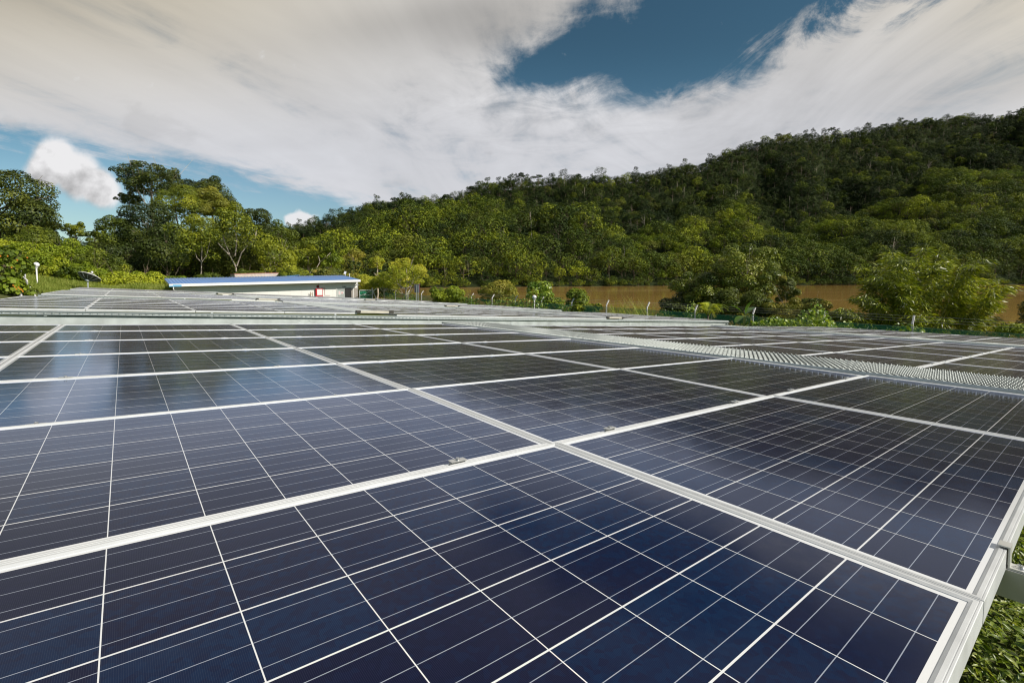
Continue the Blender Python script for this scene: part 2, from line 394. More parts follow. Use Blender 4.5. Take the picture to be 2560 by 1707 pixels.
L_SHINY = leaf_mat('glossy_leaves_some_red', [(.1, (.026, .045, .008)), (.5, (.10, .14, .016)), (.82, (.30, .33, .04)), (1.0, (.50, .26, .09))], .18, 0.45, 0.6, 0.4)
# distant hillside foliage
H_A = leaf_mat('hill_leaves_dark', [(0.10, (0.009, 0.022, 0.007)), (0.50, (0.026, 0.047, 0.010)), (0.95, (0.103, 0.136, 0.020))], 0.08, 0.7, 0.010, 0.2)
H_B = leaf_mat('hill_leaves_green', [(0.10, (0.024, 0.050, 0.007)), (0.50, (0.076, 0.111, 0.011)), (0.95, (0.345, 0.383, 0.024))], 0.10, 0.7, 0.010, 0.2)
H_C = leaf_mat('hill_leaves_olive', [(0.10, (0.028, 0.042, 0.008)), (0.50, (0.075, 0.092, 0.014)), (0.95, (0.228, 0.240, 0.030))], 0.10, 0.7, 0.010, 0.2)
H_D = leaf_mat('hill_leaves_light', [(0.10, (0.060, 0.102, 0.009)), (0.50, (0.179, 0.239, 0.015)), (0.95, (0.448, 0.477, 0.033))], 0.15, 0.7, 0.010, 0.2)

def ground_mat(name, stops, scale=0.6, bump=0.5):
    m, n, b = new_mat(name)
    tc = n.node('ShaderNodeNewGeometry').outputs['Position']
    f = n.add(n.mul(n.noise(tc, scale, 8, 0.65), 0.7), n.mul(n.noise(tc, scale * 14, 4, 0.6), 0.3))
    n.put(b.inputs['Base Color'], n.ramp(f, stops)); b.inputs['Roughness'].default_value = 0.95; b.inputs['Specular IOR Level'].default_value = 0.1
    bp = n.node('ShaderNodeBump'); bp.inputs['Strength'].default_value = bump; bp.inputs['Distance'].default_value = 0.1
    n.put(bp.inputs['Height'], f); n.nt.links.new(bp.outputs[0], b.inputs['Normal'])
    return m
GROUND = ground_mat('grassy_earth', [(0.3, (0.05, 0.055, 0.022)), (0.55, (0.10, 0.115, 0.04)), (0.8, (0.17, 0.15, 0.09))])
HILLS = ground_mat('forest_floor', [(0.3, (0.012, 0.018, 0.007)), (0.6, (0.026, 0.036, 0.012)), (0.9, (0.05, 0.045, 0.02))], 0.02)
CLAY = ground_mat('bare_clay', [(0.3, (0.42, 0.24, 0.16)), (0.7, (0.58, 0.36, 0.24))], 0.1)

def water_mat():
    m, n, b = new_mat('silty_water')
    tc = n.node('ShaderNodeNewGeometry').outputs['Position']; x, y, z = n.sep(tc)
    a = math.radians(20); c, s = math.cos(a), math.sin(a)
    al = n.add(n.mul(x, c), n.mul(y, s)); ac = n.sub(n.mul(y, c), n.mul(x, s))
    f = n.noise(n.xyz(n.mul(al, 0.006), n.mul(ac, 0.035), 0), 1.0, 4, 0.5, 0.6)
    n.put(b.inputs['Base Color'], n.ramp(f, [(0.30, (0.32, 0.185, 0.050)), (0.52, (0.40, 0.235, 0.070)), (0.72, (0.60, 0.38, 0.16))]))
    b.inputs['Roughness'].default_value = 0.07; b.inputs['IOR'].default_value = 1.30
    bp = n.node('ShaderNodeBump'); bp.inputs['Strength'].default_value = 0.05; bp.inputs['Distance'].default_value = 0.2
    h = n.add(n.noise(n.xyz(n.mul(al, 0.12), n.mul(ac, 0.5), 0), 1.0, 4, 0.5), n.mul(n.noise(n.xyz(n.mul(al, 0.5), n.mul(ac, 1.5), 3), 1.0, 3, 0.5), 0.3))
    n.put(bp.inputs['Height'], h); n.nt.links.new(bp.outputs[0], b.inputs['Normal'])
    return m
WATER = water_mat()

# ------------------------------------------------------------------ site frame: x along the panels' long side, y away from the near edge
AM = np.array([[0.777565, -0.627641, 0.038195], [0.626152, 0.778429, 0.044515], [-0.057672, -0.010697, 0.998278]])
AC = np.array([-1.135418, -0.130339, 0.473568])
PXP, PYP = 1.66, 1.0392
def a2w(p): return AM @ (np.array(p, float) - AC) + CAM
def w2site(x, y):
    """site x,y under world x,y (heights ignored)"""
    A = AM[:2, :2]; b = np.stack([np.asarray(x, float) - CAM[0], np.asarray(y, float) - CAM[1]])
    q = np.linalg.solve(A, b.reshape(2, -1)); return (q[0] + AC[0]).reshape(np.shape(x)), (q[1] + AC[1]).reshape(np.shape(x))
M4 = Matrix([list(AM[i]) + [0] for i in range(3)] + [[0, 0, 0, 1]])
w0 = a2w((0, 0, 0)); SITE = Matrix.Translation(Vector(w0)) @ M4
def site_matrix(p, rx=0.0, ry=0.0, rz=0.0):
    from mathutils import Euler
    return SITE @ Matrix.Translation(Vector(p)) @ Euler((rx, ry, rz)).to_matrix().to_4x4()
def place(o, p, rx=0., ry=0., rz=0.):
    o.matrix_world = site_matrix(p, rx, ry, rz); return o

ARR_Y = [0.0, 11.38, 22.8, 34.2]
ARR_Z = [0.0, 0.012, 0.06, 0.135]
ARR_S = [0.0, 0.006, 0.008, 0.008]           # rise per metre going back
SEC = [(-2 * PXP, 4, 0.0, 0.0), (4.35, 5, -0.035, -0.0066), (13.32, 5, -0.10, -0.0075)]   # first x, columns, z, fall per metre
def array_z(k, s, x, y): return ARR_Z[k] + ARR_S[k] * (y - ARR_Y[k]) + SEC[s][2] + SEC[s][3] * (x - SEC[s][0])

# ------------------------------------------------------------------ solar panels
PL, PW = 1.652, 1.030
ROW_OFF = [-0.0205, -0.008, -0.004, 0, 0, 0, 0]
def frame_mesh():
    """hollow rectangular frame with a chamfered inner lip"""
    prof = [(0.0, -0.040), (0.0, -0.0008), (0.0008, 0.0), (0.0035, 0.0), (0.0037, -0.0006), (0.0052, -0.0006), (0.0054, 0.0), (0.0112, 0.0), (0.0118, -0.0004), (0.0165, -0.0030), (0.0172, -0.0062)]
    V, Fc = [], []
    hx, hy = PL / 2, PW / 2
    for i, (d, z) in enumerate(prof):
        for sx_, sy_ in ((-1, -1), (1, -1), (1, 1), (-1, 1)): V.append((sx_ * (hx - d), sy_ * (hy - d), z))
    for i in range(len(prof) - 1):
        for j in range(4):
            q = (j + 1) % 4; Fc.append((i*4 + j, i*4 + q, (i+1)*4 + q, (i+1)*4 + j))
    me = bpy.data.meshes.new('frame'); me.from_pydata(V, [], Fc); me.update(); me.materials.append(ALU); return me
def glass_mesh():
    b = MB(); hx, hy = PL / 2 - 0.0160, PW / 2 - 0.0160
    b.quad((-hx, -hy, -0.0042), (hx, -hy, -0.0042), (hx, hy, -0.0042), (-hx, hy, -0.0042))
    return b.mesh('cell_sheet', CELLS)
FM, GM = frame_mesh(), glass_mesh()
ORD = ['first', 'second', 'third', 'fourth', 'fifth', 'sixth', 'seventh']
ROWN = ['front', 'second', 'third', 'fourth', 'fifth', 'sixth', 'rear']
ARRN = ['nearest', 'second', 'third', 'farthest']
BLK = ['left', 'middle', 'right']
rest = []
cnt = 0
proto = None
for k in range(4):
    for r in range(7):
        for s in range(3):
            for c in range(SEC[s][1]):
                x = SEC[s][0] + (c + 0.5) * PXP; y = ARR_Y[k] + (r + 0.5) * PYP + ROW_OFF[r]; z = array_z(k, s, x, y)
                jx, jy = rng.normal(0, 0.0016), rng.normal(0, 0.0016)
                if k == 0 and s == 0 and r == 1: jx = 0.016 + rng.normal(0, 0.0012)
                if k == 0 and s == 0 and r == 0: jx = 0.004
                rx, ry = ARR_S[k] + jx, -SEC[s][3] + jy
                if k == 3 and not (r == 0 and s == 0 or r == 0 and s == 1 and c < 2):
                    rest.append((x, y, z, rx, ry)); continue
                lab = 'solar panel in %s row of %s array, %s column of its %s block' % (ROWN[r], ARRN[k], ORD[c], BLK[s])
                o = bpy.data.objects.new('solar_panel', None); col.objects.link(o); o.empty_display_size = 0.1
                tag(o, lab, 'solar panel', 'solar panels of the four arrays')
                place(o, (x, y, z), rx, ry)
                for nm, me in (('frame', FM), ('cell_sheet', GM)): obj(nm, me, o)
# the far remainder of the last array
b = MB(); bg_ = MB(); V = []; Q = []; mi = []
fv = np.array([v.co for v in FM.vertices]); fq = [tuple(p.vertices) for p in FM.polygons]; gv = np.array([v.co for v in GM.vertices])
for (x, y, z, rx, ry) in rest:
    Mx = np.array(site_matrix((x, y, z), rx, ry))
    for vv, qq, m_ in ((fv, fq, 0), (gv, [(0, 1, 2, 3)], 1)):
        o0 = sum(len(a) for a in V); V.append(vv @ Mx[:3, :3].T + Mx[:3, 3]); Q += [tuple(i + o0 for i in q) for q in qq]; mi += [m_] * len(qq)
me = mesh_np('solar_panel_rows', np.concatenate(V), Q, mats=[ALU, simple('far_cells', (0.03, 0.028, 0.035), 0.4, 0, 0.1, 3, 0.2)], midx=mi)
tag(obj('solar_panel_rows', me), 'remaining solar panels of the farthest array, behind its front row', 'solar panels', kind='stuff')

# rails under the nearest array, with clamps between the panels
def rail_bar_mesh(y0, y1):
    b = MB()
    b.box(-0.020, 0.020, y0, y1, -0.100, -0.0485); b.box(-0.020, -0.007, y0, y1, -0.0485, -0.042); b.box(0.007, 0.020, y0, y1, -0.0485, -0.042)
    return b.mesh('rail_bar', ALU2)
def end_clamp_mesh():
    b = MB()
    b.box(-0.020, 0.020, 0.007, -0.004 + 0.018, 0.0005, 0.0035)      # lip gripping the frame
    b.v = [(x, y, z) for x, y, z in b.v]
    b2 = MB(); b2.box(-0.016, 0.016, -0.0230, -0.0040, 0.0006, 0.0032); b2.box(-0.016, 0.016, -0.0230, -0.0202, -0.038, 0.0006); b2.box(-0.016, 0.016, -0.052, -0.0202, -0.0415, -0.0380)
    return b2.mesh('clamp', ALU2)
def bolt_mesh(y, z):
    b = MB(); n_ = 6
    b.lathe([(0.0, 0.0), (0.0085, 0.0), (0.0085, 0.0012), (0.0, 0.0012)], (0, y, z), 16)
    b.lathe([(0.0, 0.005), (0.0028, 0.005), (0.0032, 0.0062), (0.0058, 0.0062), (0.0058, 0.0012)], (0, y, z), 12)
    return b.mesh('bolt', STEEL, True)
def mid_clamp_mesh():
    b = MB(); b.box(-0.026, 0.026, -0.011, 0.011, 0.0006, 0.0028); b.box(-0.026, 0.026, -0.0035, -0.0015, -0.030, 0.0006); b.box(-0.026, 0.026, 0.0015, 0.0035, -0.030, 0.0006)
    return b.mesh('clamp', ALU2)
RB = rail_bar_mesh(-0.30, 7 * PYP + 0.10); EC, EB = end_clamp_mesh(), bolt_mesh(-0.037, -0.038); MC, MBm = mid_clamp_mesh(), bolt_mesh(0.0, 0.0028)
for s in range(3):
    for c in range(SEC[s][1]):
        for h, dx in enumerate((0.31, 1.29)):
            x = SEC[s][0] + c * PXP + dx
            o = bpy.data.objects.new('mounting_rail', None); col.objects.link(o)
            tag(o, 'aluminium rail under nearest array, %s rail of %s column, %s block' % (('left', 'right')[h], ORD[c], BLK[s]), 'mounting rail', 'rails carrying the nearest array')
            place(o, (x, 0, array_z(0, s, x, 0)), 0, -SEC[s][3])
            obj('rail_bar', RB, o)
            e = obj('clamp', EC, o, (0, 0.002, 0)); obj('bolt', EB, e)
            for r in range(1, 7):
                e = obj('clamp', MC, o, (0, r * PYP + (0.002 if r == 1 else 0), 0)); obj('bolt', MBm, e)

# perforated walkways of the nearest array
def grating_mesh(w=0.80, l=7.42):
    """anti-slip grating: toothed zigzag strands meeting at their corners"""
    nx_ = 18; dx = w / nx_; dy = 0.0215; m = int(l / dy); V = []; Q = []; t = 0.0016
    for j in range(m + 1):
        base = len(V)
        for i in range(nx_ + 1):
            sg = 1 if (i + j) % 2 == 0 else -1
            x = i * dx; y = j * dy + sg * dy * 0.44; z1 = -0.003 if sg > 0 else -0.008
            V += [(x, y - t, z1), (x, y + t, z1), (x, y + t, z1 - 0.014), (x, y - t, z1 - 0.014)]
        for i in range(nx_):
            p, q = base + i * 4, base + i * 4 + 4
            for a in range(4): c = (a + 1) % 4; Q.append((p + a, q + a, q + c, p + c))
        for i in range(nx_ + 1):
            if (i + j) % 2 == 0:
                x = i * dx; y = j * dy + dy * 0.5; h = len(V); rx, ry = 0.0085, 0.0040
                V += [(x - rx, y - ry, -0.004), (x + rx, y - ry, -0.004), (x + rx, y + ry, -0.004), (x - rx, y + ry, -0.004),
                      (x - rx * .6, y - ry * .7, 0.008), (x + rx * .6, y - ry * .7, 0.008), (x + rx * .6, y + ry * .7, 0.008), (x - rx * .6, y + ry * .7, 0.008)]
                Q += [(h, h+1, h+5, h+4), (h+1, h+2, h+6, h+5), (h+2, h+3, h+7, h+6), (h+3, h, h+4, h+7), (h+4, h+5, h+6, h+7)]
    return mesh_np('grating', V, Q, GRATE)
GRT = grating_mesh()
def side_rail_mesh(w, l):
    b = MB()
    b.box(-0.004, 0.0, 0, l, -0.055, -0.006); b.box(w, w + 0.004, 0, l, -0.055, -0.006); b.box(-0.022, -0.004, 0, l, -0.055, -0.052)
    for k in range(6): y = 0.1 + k * (l - 0.2) / 5; b.box(0.0, w, y - 0.02, y + 0.02, -0.070, -0.040)
    return b.mesh('edge_channel', GALV)
SR = side_rail_mesh(0.84, 7.42)
PLATE = MB().box(-0.0, 0.82, 0, 7.35, -0.030, 0.0).mesh('cover_plate', GALV)
ENDB = MB().box(-0.03, 0.85, 0, 0.07, -0.02, 0.035).mesh('end_bar', simple('aluminium_end_bar', (0.62, 0.58, 0.50), 0.5, 0.2, 0.15, 3))
HOLEB = MB().box(-0.02, 0.09, -0.012, 0.06, -0.012, 0.042).mesh('end_hole_shade', HOLE_SHADE)  # dark block paints the shade in the bar's open ends
for k in range(4):
    for g, x0 in enumerate((3.335, 12.68)):
        z = array_z(k, 0 if g == 0 else 1, x0, ARR_Y[k]) + 0.0
        if k == 0:
            o = thing('walkway_grating', 'perforated anti-slip metal walkway crossing the nearest array, %s one' % ('wide near' if g == 0 else 'thin far right'), 'walkway', group='metal walkways between panel blocks')
            place(o, (x0, -0.03, (0.026 if g == 0 else -0.060) + 0.0), 0, 0.0 if g == 0 else 0.006)
            obj('grating', GRT, o, (0.01, 0, 0)); obj('edge_channel', SR, o)
        else:
            o = thing('walkway_cover', 'flat grey metal walkway strip on the %s array, its %s strip' % (ARRN[k], ('left', 'right')[g]), 'walkway', group='metal walkways between panel blocks')
            place(o, (x0 + 0.02, ARR_Y[k] + 0.02, z + 0.012), ARR_S[k], 0)
            obj('cover_plate', PLATE, o)
            obj('end_bar', ENDB, o, (0, -0.06, 0))
            obj('end_hole_shade', HOLEB, o, (-0.06, -0.065, 0)); obj('end_hole_shade', HOLEB, o, (0.80, -0.065, 0))

# perforated trays and steel beams along the front of the arrays behind, and legs
def tray_mesh(l, h=0.075, t=0.002):
    """vertical strip with a row of slots"""
    V, Q = [], []
    m = int(l / 0.10)
    def rect(x0, x1, z0, z1):
        b = len(V); V.extend([(x0, 0, z0), (x1, 0, z0), (x1, 0, z1), (x0, 0, z1), (x0, t, z0), (x1, t, z0), (x1, t, z1), (x0, t, z1)])
        Q.extend([(b, b+1, b+5, b+4)[::-1], (b, b+1, b+2, b+3), (b+5, b+4, b+7, b+6), (b+3, b+2, b+6, b+7), (b, b+3, b+7, b+4), (b+1, b+5, b+6, b+2)])
    for j in range(m):
        x = j * 0.10
        rect(x, x + 0.045, -h * .72, -h * .44)
    rect(0, m * 0.10, -h * .44, 0); rect(0, m * 0.10, -h, -h * .72)
    b = len(V); V.extend([(0, t, -h), (m * .1, t, -h), (m * .1, 0.06, -h), (0, 0.06, -h), (0, .06, 0), (m * .1, .06, 0)]); Q.extend([(b, b+1, b+2, b+3), (b+3, b+2, b+5, b+4)])
    return mesh_np('tray', V, Q, TRAY)
def beam_mesh(l):
    b = MB(); b.prism([(0, 0, 0), (0, 0.06, 0), (0, 0.06, -0.02), (0, 0.008, -0.02), (0, 0.008, -0.13), (0, 0.06, -0.13), (0, 0.06, -0.15), (0, 0, -0.15)], (l, 0, 0))
    return b.mesh('channel', GALV)
def splice_mesh():
    b = MB(); b.box(-0.16, 0.16, -0.006, -0.001, -0.145, -0.005)
    for x in (-0.11, 0.11):
        for z in (-0.04, -0.11): b.box(x - .012, x + .012, -0.016, -0.006, z - .012, z + .012)
    return b.mesh('splice_plate', GALV)
LEN = 21.6 + 3.55
TM, BMm, SPM = tray_mesh(LEN), beam_mesh(LEN), splice_mesh()
LEG = MB().box(-0.04, 0.04, -0.04, 0.04, -1.25, 0.0).mesh('leg', GALV)
for k in (1, 2, 3):
    ry = 0.0058
    o = thing('cable_tray', 'long perforated grey cable tray hung along the front edge of the %s array' % ARRN[k], 'cable tray')
    place(o, (-3.4, ARR_Y[k] - 0.03, ARR_Z[k] - 0.036), 0, ry); obj('tray', TM, o)
    o = thing('support_beam', 'galvanised steel beam under the front edge of the %s array' % ARRN[k], 'beam')
    place(o, (-3.5, ARR_Y[k] + 0.01, ARR_Z[k] - 0.125), 0, ry); obj('channel', BMm, o)
    for x in (5.6, 11.8, 17.6): obj('splice_plate', SPM, o, (x, 0, 0))
    for x in (0.3, 5.2, 10.2, 15.2, 20.2, 24.8): obj('leg', LEG, o, (x, 0.06, -0.15))
o = thing('support_beam', 'steel beam and legs carrying the nearest array from below', 'beam')
place(o, (-3.5, 1.2, -0.102), 0, 0.0058); obj('channel', BMm, o)
for x in (0.3, 5.2, 10.2, 15.2, 20.2, 24.8): obj('leg', LEG, o, (x, 0.06, -0.15))

# ------------------------------------------------------------------ ground, water, hills
WZ = CAM[2] - 5.0
def ss(x, a, b): t = np.clip((x - a) / (b - a), 0, 1); return t * t * (3 - 2 * t)
def vnoise(x, y, seed=0):
    """smooth value noise"""
    xi, yi = np.floor(x).astype(int), np.floor(y).astype(int); fx, fy = x - xi, y - yi
    fx, fy = fx * fx * (3 - 2 * fx), fy * fy * (3 - 2 * fy)
    def h(a, b):
        v = (a * 374761393 + b * 668265263 + seed * 1442695041) & 0x7fffffff; v = ((v ^ (v >> 13)) * 1274126177) & 0x7fffffff
        return (v & 0xffff) / 65535.0
    return (h(xi, yi) * (1 - fx) + h(xi + 1, yi) * fx) * (1 - fy) + (h(xi, yi + 1) * (1 - fx) + h(xi + 1, yi + 1) * fx) * fy
def ground_z(x, y):
    x = np.asarray(x, float); y = np.asarray(y, float)
    sx, sy = w2site(x, y)
    # the site's own gently falling plane, 1.12 m under the panels
    za = -1.12 - 0.012 * np.maximum(sx - 4, 0) + 0.005 * np.clip(sy, 0, 60)
    z = (AM @ np.stack([(np.clip(sx, -60, 60) - AC[0]).ravel(), (np.clip(sy, -60, 70) - AC[1]).ravel(), (za - AC[2]).ravel()]))[2].reshape(x.shape) + CAM[2]
    z = z - 0.1 * ss(sx, 21, 25)
    # grassy mound and rising ground to the left
    z = z + 1.75 * ss(-sx, 2.5, 9) * ss(sy, 20, 40) * (1 - ss(sy, 48, 62) * 0.3)
    z = z + 9.0 * ss(-sx, 12, 60) * ss(sy, 15, 60) + 5.0 * ss(sy, 70, 120) * ss(-sx, -20, 20)
    r2 = ((x + 38.5) / 4.0) ** 2 + ((y - 37) / 7.0) ** 2; z = np.where(r2 < 8, np.maximum(z, 1.40 * np.exp(-r2)), z)     # grassy mound
    # river bank
    zb = WZ - 2.5
    k = ss(sx, 27, 40)
    z = z * (1 - k) + zb * k
    return z + 0.08 * (vnoise(x * .35, y * .35, 3) - .5)
def grid_obj(name, xs, ys, fz, mat):
    X, Y = np.meshgrid(xs, ys, indexing='ij'); Z = fz(X, Y)
    V = np.stack([X, Y, Z], -1).reshape(-1, 3); nx, ny = len(xs), len(ys)
    i = np.arange(nx - 1)[:, None] * ny + np.arange(ny - 1)[None]; i = i.ravel()
    Q = np.stack([i, i + ny, i + ny + 1, i + 1], 1)
    return obj(name, mesh_np(name, V, Q, mat, smooth=True))
xs = np.concatenate([np.linspace(-900, -80, 22)[:-1], np.linspace(-80, 60, 141), np.linspace(60, 700, 18)[1:]])
ys = np.concatenate([np.linspace(-300, -20, 12)[:-1], np.linspace(-20, 130, 151), np.linspace(130, 600, 16)[1:]])
tag(grid_obj('ground', xs, ys, ground_z, GROUND), kind='structure')
me = MB().quad((-4000, -2000, WZ), (4000, -2000, WZ), (4000, 5000, WZ), (-4000, 5000, WZ)).mesh('river', WATER)
tag(obj('river', me), kind='structure')

# far side: shore line, nearer hill and higher ridge behind, given by direction (px) as seen from the site
HPX = [-2500, -600, 300, 640, 760, 850, 925, 1010, 1090, 1150, 1220, 1306, 1404, 1523, 1632, 1741, 1850, 1960, 2070, 2180, 2290, 2400, 2470, 2560, 2900, 4200, 6500]
Y_B = [640, 620, 600, 575, 552, 535, 505, 498, 500, 478, 458, 446, 436, 440, 428, 410, 360, 338, 338, 318, 304, 296, 300, 268, 230, 240, 300]
Y_F = [650, 640, 620, 600, 572, 552, 532, 512, 505, 498, 488, 486, 486, 488, 498, 516, 520, 515, 495, 450, 415, 385, 378, 370, 340, 330, 380]
def interp(px, ys): return np.interp(px, HPX, ys)
def shore(px): return np.interp(px, [-2500, 700, 1051, 1690, 2540, 4200, 6500], [150, 231, 255, 315, 372, 430, 520])
TREE = 14.0
def far_z(S, D):
    """terrain height beyond the river: S = sideways slope of the sight line, D = distance ahead"""
    px = CX + F * S
    px_n = px + 60 * (vnoise(D * .01, px * .004, 5) - .5)
    D0 = shore(px); Df = D0 + 150 + 70 * ss(px, 1700, 2500); Db = Df + 190 + 130 * ss(px, 1700, 2500)
    Hf = CAM[2] + (HOR - interp(px_n, Y_F)) / F * Df - TREE; Hb = CAM[2] + (HOR - interp(px, Y_B)) / F * Db - TREE
    t1 = np.clip((D - D0) / (Df - D0), 0, 1); t2 = np.clip((D - Df) / (Db - Df), 0, 1)
    z = (WZ - 1.0) + (Hf - WZ + 1.0) * (0.35 * t1 + 0.65 * np.sin(t1 * math.pi / 2))
    dip = -24 * np.sin(np.clip(t2 * 2.2, 0, 1) * math.pi) 
    z = z + np.where(D > Df, (Hb - Hf) * (0.5 * t2 + 0.5 * t2 * t2) + dip, 0)
    z = np.where(D > Db, Hb - (D - Db) * 0.25, z)
    X = S * D
    g = (vnoise(X / 55, D / 120, 11) - .85) * 46 + (vnoise(X / 24, D / 50, 12) - .85) * 16
    z = z + g * ss(D, D0, D0 + 90) * (1 - ss(D, Db - 60, Db))
    z = np.where(D < D0, WZ - 1.0 - (D0 - D) * 0.05, z)
    return z
S_ = (np.linspace(-900, 4200, 260) - CX) / F; T_ = np.linspace(-0.03, 1.35, 110)
Sg, Tg = np.meshgrid(S_, T_, indexing='ij'); pxg = CX + F * Sg
D0g = shore(pxg); Dg = D0g + Tg * (540 + 200 * ss(pxg, 1700, 2500)) 
V = np.stack([Sg * Dg, Dg, far_z(Sg, Dg)], -1).reshape(-1, 3)
i = (np.arange(len(S_) - 1)[:, None] * len(T_) + np.arange(len(T_) - 1)[None]).ravel(); nT = len(T_)
tag(obj('hills', mesh_np('hills', V, np.stack([i, i + nT, i + nT + 1, i + 1], 1), HILLS, smooth=True)), kind='structure')

# ------------------------------------------------------------------ foliage builders
def leaves(P, Nn, size, rg, aspect=0.55, jit=0.45, sizevar=0.35, down=0.0):
    """rhombic leaf cards at points P facing roughly Nn"""
    k = len(P); Nn = Nn + rg.normal(0, jit, (k, 3)); Nn /= np.linalg.norm(Nn, axis=1, keepdims=True) + 1e-9
    T = rg.normal(0, 1, (k, 3)); T[:, 2] -= down * 2; T -= Nn * (T * Nn).sum(1, keepdims=True); T /= np.linalg.norm(T, axis=1, keepdims=True) + 1e-9
    B = np.cross(Nn, T); s = (size * (1 + rg.uniform(-sizevar, sizevar, k)))[:, None]
    a = P + T * s * .5; c = P - T * s * .5; fold = Nn * s * 0.10
    b = P + B * s * .5 * aspect + fold + T * s * .06; d = P - B * s * .5 * aspect + fold + T * s * .06
    V = np.stack([a, b, c, d], 1).reshape(-1, 3); return V, np.arange(4 * k).reshape(-1, 4)

def lobed(rg, R, nl, lr=(0.30, 0.5), squash=1.0, low=-0.75):
    """a crown of sub-crowns: list of (centre, radius vector)"""
    L = []
    for i in range(nl):
        while True:
            d = rg.normal(0, 1, 3); d /= np.linalg.norm(d)
            if d[2] > low: break
        r = rg.uniform(*lr); c = d * np.array(R) * (1 - r * 0.75) * rg.uniform(0.75, 1.02)
        rr = np.array([1, 1, 0.72]) * r * min(R[0], R[2] * 1.3) * rg.uniform(.85, 1.15)
        L.append((c, rr))
    L.append((np.zeros(3), np.array(R) * 0.62))
    return L

def crown_pts(rg, lobes, n, top=-0.75, thick=(0.72, 1.04)):
    w = np.array([l[1][0] * l[1][1] for l in lobes]) ** 1.0; w /= w.sum()
    idx = rg.choice(len(lobes), n, p=w); C_ = np.array([l[0] for l in lobes])[idx]; Rr = np.array([l[1] for l in lobes])[idx]
    d = rg.normal(0, 1, (n, 3)); d /= np.linalg.norm(d, axis=1, keepdims=True)
    f = (d[:, 2] < top); d[f, 2] *= -1
    P = C_ + d * Rr * rg.uniform(thick[0], thick[1], (n, 1)); Nn = d / Rr; Nn /= np.linalg.norm(Nn, axis=1, keepdims=True)
    keep = np.ones(n, bool)
    for j, (c, r) in enumerate(lobes):
        q = ((P - c) / (r * 0.78)); keep &= ~(((q * q).sum(1) < 1) & (idx != j))
    Nn = Nn + np.array([0, 0, 0.35])
    return P[keep], Nn[keep], idx[keep]

def crown_mesh(name, rg, R, nl, n, size, mat, cz, lr=(0.3, 0.5), low=-0.7, aspect=0.6, jit=0.45, extra=None, trunk=None, trunk_mat=None, down=0.0, center=(0, 0), lob=None, thick=(0.72, 1.04)):
    lob = lob or lobed(rg, R, nl, lr, low=low)
    P, Nn, idx = crown_pts(rg, lob, n, thick=thick)
    P = P + np.array([center[0], center[1], cz])
    V, Q = leaves(P, Nn, size * .88, rg, aspect, jit, down=down)
    lt = rg.uniform(0, 1, len(lob)); tone = np.clip(lt[idx] * 0.55 + rg.uniform(0, 0.45, len(idx)), 0, 1)
    if trunk is None: return mesh_np(name, V, Q, mat, tone)
    tv, tf = np.array(trunk.v), [f for f in trunk.f if len(f) == 4]
    Q2 = np.array(tf) + len(V); V = np.concatenate([V, tv])
    return mesh_np(name, V, np.concatenate([Q, Q2]), mats=[mat, trunk_mat or BARK], tone=np.concatenate([tone, np.full(len(Q2), .5)]), midx=[0] * len(Q) + [1] * len(Q2))

def trunk_mb(rg, h, r, limbs=5, spread=2.5, lean=0.2, top=None, n=7):
    b = MB(); top = top or h
    p = np.array([0., 0, -0.6]); pts = [p.copy()]; rad = [r * 1.25]
    lx, ly = rg.normal(0, lean, 2)
    for i in range(1, 7):
        f = i / 6; pts.append(np.array([lx * f * f * h * .3 + rg.normal(0, .04 * h * .2), ly * f * f * h * .3, h * f])); rad.append(r * (1 - .55 * f))
    b.tube(pts, rad, n)
    for i in range(limbs):
        f = rg.uniform(.45, .98); k = int(f * 6); q = pts[k]; a = rg.uniform(0, 6.28); L_ = spread * rg.uniform(.6, 1.1)
        e = q + np.array([math.cos(a) * L_, math.sin(a) * L_, L_ * rg.uniform(.5, 1.1)]); m_ = (q + e) / 2 + np.array([0, 0, -L_ * .12])
        b.tube([q, m_, e], [rad[k] * .6, rad[k] * .42, rad[k] * .15], 5)
        for _ in range(2):
            e2 = m_ + (e - m_) * .6 + rg.normal(0, .35 * L_, 3) + np.array([0, 0, L_ * .35]); b.tube([m_, e2], [rad[k] * .33, rad[k] * .1], 4)
    return b

